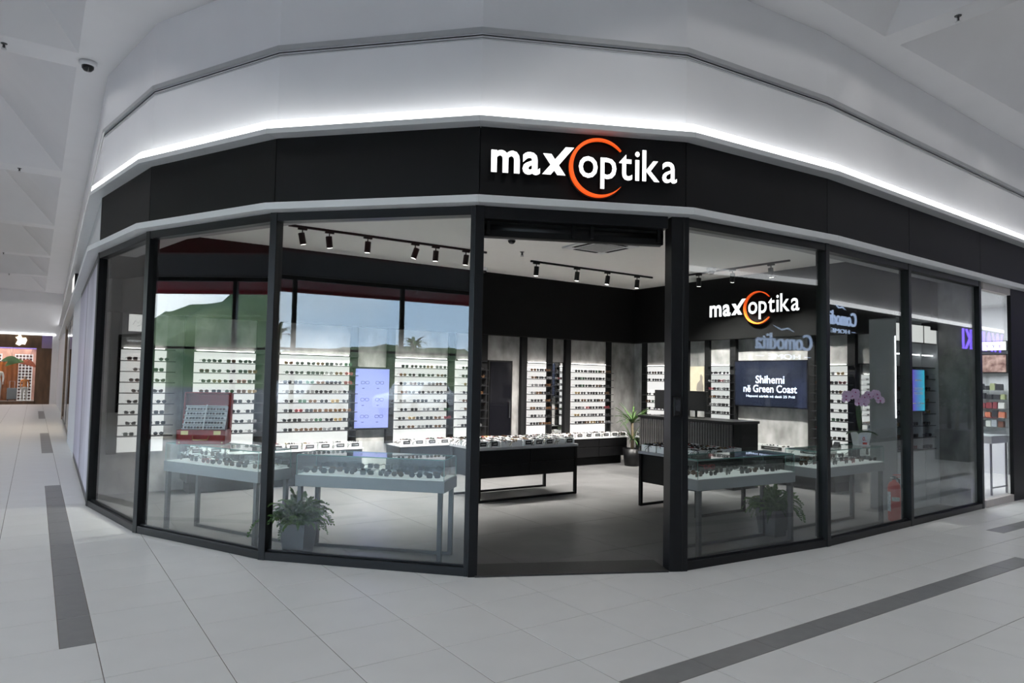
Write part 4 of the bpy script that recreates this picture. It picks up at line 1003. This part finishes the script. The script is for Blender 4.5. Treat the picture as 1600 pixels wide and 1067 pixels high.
def shelfunit(yc, a_, key):
    X0 = 12.3
    t = thing('perfume_shelf', 'glass shelves of boxed perfume next door %s' % key, 'shelf', (X0, yc, .012), -PI/2)
    MB().box(-a_, a_, -.05, .18, 0, .75).build('base_cabinet', mat('white_cabinet', (.68, .68, .70), .4, noise=.02), t)
    MB().box(-a_-.03, -a_, -.05, .18, 0, 3.0).build('divider', GROOVE, t)
    for r in range(5): MB().box(-a_, a_, -.1, .18, .90+.18*r, .91+.18*r).build('shelf', CASEGLASS, t)
    cols_ = [(.03, .03, .035), (.25, .05, .06), (.65, .63, .6), (.35, .38, .2), (.2, .07, .04), (.6, .2, .12), (.5, .5, .55)]
    for r in range(5):
        x = -a_+.03; n_ = 0
        while x < a_-.08:
            w_ = random.uniform(.07, .12); h_ = random.uniform(.08, .14); c = random.randrange(len(cols_)) if r < 3 else (0 if random.random() < .7 else 3)
            bx = MB().box(0, w_, -.05, .05, 0, h_*.82).build('perfume_box', mat('carton_%d' % c, cols_[c], .4, noise=.1)); bx.location = (X0, yc-x, .012+.9105+.18*r); bx.rotation_euler.z = -PI/2
            tag(bx, '%s perfume carton, %s on the %s glass shelf next door %s' % (['black', 'wine red', 'cream', 'olive', 'brown', 'orange', 'silver'][c], NTH[n_], ['lowest', 'second', 'middle', 'fourth', 'top'][r], key), 'box', 'perfume cartons next door')
            MB().box(.004, w_-.004, -.046, .046, h_*.82, h_).build('carton_lid', mat('carton_%d' % c, cols_[c]), bx)
            x += w_+random.uniform(.01, .03); n_ += 1
    s_ = thing('sign_lightbox', 'white lit sign box with spaced letters next door %s' % key, 'light box', (X0+.05, yc, 2.42), -PI/2)
    MB().box(-a_+.02, a_-.02, 0, .08, 0, .20).build('housing', BLACK, s_)
    f_ = MB().box(-a_+.03, a_-.03, -.01, 0, .012, .188).build('face', LIT, s_)
    link('lettering', text_mesh('Y  Y  E' if a_ > .22 else 'M', 'lettering', INK, fit=(-a_*.5, a_*.6, .07, .12)), f_, (0, -.012, 0))
    p_ = thing('framed_picture', 'framed dark advertising picture next door %s' % key, 'picture', (X0+.06, yc, 1.98), -PI/2)
    MB().box(-a_+.02, a_-.02, 0, .06, 0, .38).build('picture_frame', BLACK, p_)
    MB().box(-a_+.04, a_-.04, -.008, 0, .02, .36).build('print', mat('advert_print', (.12, .04, .03), .4, col2=(.62, .42, .36), nscale=9, detail=3), p_)
shelfunit(.88, .26, 'under the wider sign'); shelfunit(.33, .22, 'beside the dark pier')
t = thing('tester_table', 'white glass topped tester table on thin dark legs next door', 'table', (9.3, -.10, .012))
MB().box(-.3, .3, -.25, .25, .80, .92).build('top', mat('white_cabinet', (.68, .68, .7), .4), t, bevel=.004)
MB().box(-.28, .28, -.23, .23, .92, 1.2).build('glass_cover', CASEGLASS, t)
for sx in (-.28, .28):
    for sy in (-.23, .23): MB().box(sx-.012, sx+.012, sy-.012, sy+.012, 0, .80).build('leg', LEGGREY, t)
for sy in (-.23, .23): MB().box(-.28, .28, sy-.01, sy+.01, .1, .12).build('rail', LEGGREY, t)

# ------------------------------------------------------------------ shop across the right-hand corridor (seen as reflection)
YO = -6.5
struct(MB().box(2.0, 36, YO-.2, YO, 3.95, CEILZ).build('wall_opposite', WHITE))
struct(MB().box(2.0, 36, YO, YO+.12, 3.9, 4.0).build('trim_8', LEDM))
struct(MB().box(2.0, 36, YO-.15, YO, 2.2, 3.9).build('wall_opposite_fascia', BLACKP))
op = MB()
for k in range(17): op.box(2.0+1.97*k, 2.07+1.97*k, YO-.1, YO, 0, 2.2)
op.box(2.0, 36, YO-.1, YO, 0, .1); struct(op.build('window_14', FRAME)); 
MB().box(2.0, 36, YO-.06, YO-.05, .1, 2.2).build('pane', GLASS, bpy.data.objects['window_14'])
struct(MB().box(2.0, 36, YO-3.0, YO-2.9, 0, 2.4).build('wall_opposite_back', mat('dark_brown_wall', (.05, .035, .03), .6, noise=.4, nscale=2)))
struct(MB().box(2.0, 36, YO-3.0, YO-.15, 2.2, 2.3).build('ceiling_opposite', MATBLACK))
struct(MB().box(2.0, 36, YO-3.0, YO, -.001, .003).build('floor_opposite', DTILE))
BLUE = mat('blue_white_letter', (.6, .75, 1), .4, emit=1.8, ecol=(.55, .7, 1), noise=.01)
PURP = mat('purple_letter', (.2, .1, .9), .4, emit=3.5, ecol=(.18, .10, .95), noise=.01)
def facing_sign(body, sub, x, z, h, wd, m, label):
    t = thing('shop_sign', label, 'sign', (x, YO+.02, z), PI)
    n = len(body); xs_ = -wd/2
    me_ = text_mesh(body, 'lettering', m, ext=.02, fit=(-wd/2, wd/2, 0, h)); link('lettering', me_, t)
    if sub:
        link('small_lettering', text_mesh(sub, 'lettering', m, ext=.01, fit=(-wd*.28, wd*.28, -h*.55, -h*.25)), t)
        for sg in (-1, 1): MB().box(sg*wd*.42-.09, sg*wd*.42+.09, -.01, .01, -h*.42, -h*.38).build('dash', m, t)
        MB().tube([(-.3, -.01, h*1.1), (-.1, -.01, h*1.3), (.1, -.01, h*1.2), (.35, -.01, h*1.45)], [.004, .02, .02, .003], 6).build('flourish', m, t)
facing_sign('Comodita', 'HOME', 9.2, 2.42, .36, 1.7, BLUE, 'blue white script sign with flourish low on the black fascia across the corridor')
facing_sign('Comodita', 'HOME', 15.6, 3.35, .40, 1.9, BLUE, 'blue white script sign with flourish high on the black fascia across the corridor')
facing_sign('LC WAIKIKI', None, 27.9, 3.08, .76, 6.0, PURP, 'large purple lettering on the fascia across the corridor')
# ------------------------------------------------------------------ glazed entrance on the west side and outdoors (seen as reflection)
o = MB()
for k in range(10): o.box(-12.5, -12.38, -12.8+2.86*k, -12.7+2.86*k, 0, 4.15)
o.box(-12.5, -12.38, -12.8, 13, 4.05, 4.15).box(-12.5, -12.38, -12.8, 13, 0, .12); o.box(-12.5, -12.38, -12.8, 13, 2.3, 2.36)
struct(o.build('window_15', FRAME)); 
for k in range(9): MB().box(-12.45, -12.44, -12.7+2.86*k, -12.7+2.76+2.86*k, .1, 4.06).build('pane', GLASS, bpy.data.objects['window_15'])
DRED = mat('dark_red_panel', (.16, .012, .015), .5, noise=.05); REDC = mat('red_canopy', (.55, .012, .035), .5, noise=.03)
eb = MB().box(-12.3, -8.8, -12.8, 13, 4.15, 4.35); struct(eb.build('ceiling_entrance', mat('dark_grey_ceiling', (.12, .11, .115), .6, noise=.1)))
struct(MB().box(-8.8, -8.6, -12.8, 13, 4.1, CEILZ).build('wall_entrance', DRED))
struct(MB().box(-17.8, -14.2, -14, 14, 4.44, 4.5).build('trim_10', REDC))
struct(MB().box(-17.5, -12.6, -14, 14, 4.5, 4.75).build('roof_canopy', mat('canopy_grey', (.4, .38, .4), .6, noise=.05)))
struct(MB().box(-17.8, -17.5, -14, 14, 4.35, 5.1).build('trim_9', REDC))
struct(MB().box(-300, -12.6, -200, 200, -.12, -.06).build('ground', mat('asphalt', (.08, .08, .085), .9, noise=.15, nscale=2)))
hb = MB(); nx, ny = 22, 110; rnd = random.Random(3); vs = []
for i in range(nx+1):
    for j in range(ny+1):
        s_ = i/nx; y = -150+300*j/ny
        h_ = (5+15*math.exp(-((y-46)/27)**2)+1.2*math.sin(y*.09))*math.sin(PI*min(1, s_*.62))**1.1 + (rnd.uniform(0, 2.6) if .05 < s_ else 0)
        vs.append((-75-70*s_, y, -.3+max(0, h_)))
hb.add(vs, [(i*(ny+1)+j, i*(ny+1)+j+1, (i+1)*(ny+1)+j+1, (i+1)*(ny+1)+j) for i in range(nx) for j in range(ny)])
struct(hb.build('hill', mat('hill_green', (.03, .07, .025), .9, col2=(.17, .21, .10), nscale=.09, detail=10)))
PALMB = [blade(2.2, .75, LEAFM[0]), blade(2.0, 1.0, LEAFM[1])]
for bm2 in PALMB:
    for v in bm2.vertices: v.co.y *= 14
for k, (x, y, h_) in enumerate(((-58, -24, 4.6), (-62, -12, 5.4), (-55, -5, 4.4), (-60, 26, 4.6), (-52, -34, 5.2))):
    t = thing('palm_tree', '%s palm tree outdoors along the car park beyond the glazed entrance' % NTH[k], 'palm tree', (x, y, -.06), 0, 'palms outdoors')
    MB().tube([(0, 0, 0), (.1, 0, h_*.5), (0, .1, h_)], [.24, .18, .16], 10).build('trunk', MT['palm_trunk'], t, True)
    for q_ in range(18):
        o = link('leaf', random.choice(PALMB), t, (0, .1, h_)); o.rotation_euler = (0, random.uniform(-.5, .6), q_*2*PI/18)
def car(x, y, rz, m, label):
    t = thing('parked_car', label, 'car', (x, y, -.06), rz)
    MB().prism_xz([(-2.1, .35), (2.1, .35), (2.15, .75), (1.9, .92), (1.0, 1.0), (.45, 1.5), (-1.3, 1.55), (-1.95, 1.05), (-2.15, .95)], -.85, .85).build('body', m, t, bevel=.06)
    MB().prism_xz([(.88, 1.03), (.42, 1.44), (-1.25, 1.48), (-1.7, 1.06)], -.86, .86).build('side_windows', GBLACK, t)
    for sx in (-1.3, 1.3):
        for sy in (-.78, .78): MB().tube([(sx, sy-.1, .32), (sx, sy+.1, .32)], .32, 16).build('wheel', MATBLACK, t)
CARW = mat('white_car_paint', (.75, .76, .78), .2, noise=.01); CARG = mat('dark_car_paint', (.05, .06, .07), .2, noise=.05); CARR = mat('red_car_paint', (.4, .02, .02), .2, noise=.05)
car(-22, -4, .9, CARW, 'white parked car outdoors nearest the canopy'); car(-23, 1.5, 1.2, CARG, 'dark parked car outdoors between white and red cars'); car(-23, 8, 1.3, CARR, 'red parked car outdoors beyond the canopy'); car(-25, -10, 1.0, CARW, 'white parked car outdoors beside the palms')
figure('person', 'person in red top walking outdoors under the canopy', 'person', (-15, 6.5, -.06), 1.2, 1.7, SKINM, mat('red_shirt', (.5, .05, .08), .8, noise=.05), mat('dark_trousers', (.02, .02, .03), .8, noise=.05), .22)
figure('person', 'person in dark jacket walking outdoors under the canopy', 'person', (-15.6, 5.4, -.06), 1.0, 1.76, SKINM, mat('dark_jacket', (.03, .03, .04), .8, noise=.05), MT['dark_trousers'], .2)

# white columns, glazed doors and red boards on the west wall of the corridor
for k in range(6):
    y = 15.5+3.4*k
    struct(MB().box(-12.3, -11.9, y, y+.5, 0, CEILZ).build('wall_column', WHITE))
    d_ = struct(MB().box(-12.3, -12.2, y+.6, y+.68, 0, 3.2).box(-12.3, -12.2, y+3.2, y+3.28, 0, 3.2).box(-12.3, -12.2, y+.6, y+3.28, 3.1, 3.2).box(-12.3, -12.2, y+.6, y+3.28, 2.2, 2.26).build('door_%d' % (3+k), FRAME))
    MB().box(-12.26, -12.25, y+.68, y+3.2, .02, 3.1).build('pane', GLASS, d_)
    MB().box(-12.298, -12.29, y+.68, y+3.2, 2.4, 3.1).build('red_board', REDC if k % 2 else GROOVE, d_)
# leafy tree in a planter along the right-hand corridor (seen as reflection)
t = thing('potted_tree', 'dark leafy tree in a black planter in the corridor', 'tree', (14.6, -3.3, 0))
MB().box(-.35, .35, -.35, .35, 0, .7).build('planter', BLACK, t, bevel=.01)
MB().tube([(0, 0, .65), (.05, .02, 1.2), (0, 0, 1.7)], [.04, .035, .02], 8).build('trunk', MT['palm_trunk'], t, True)
fb_ = MB(); rnd = random.Random(5)
for k in range(900):
    u, v_, r_ = rnd.uniform(0, 2*PI), rnd.uniform(-1, 1), rnd.random()**.4
    c = Vector((.5*r_*math.cos(u)*math.sqrt(1-v_*v_), .5*r_*math.sin(u)*math.sqrt(1-v_*v_), 1.85+.8*r_*v_)); a_ = Vector((rnd.gauss(0, 1), rnd.gauss(0, 1), rnd.gauss(0, 1))).normalized()*.06; b_ = a_.orthogonal().normalized()*.025
    fb_.add([c-a_, c+b_, c+a_, c-b_], [(0, 1, 2, 3)])
fo_ = fb_.build('foliage', LEAFM[2], t); fo_['kind'] = 'stuff'
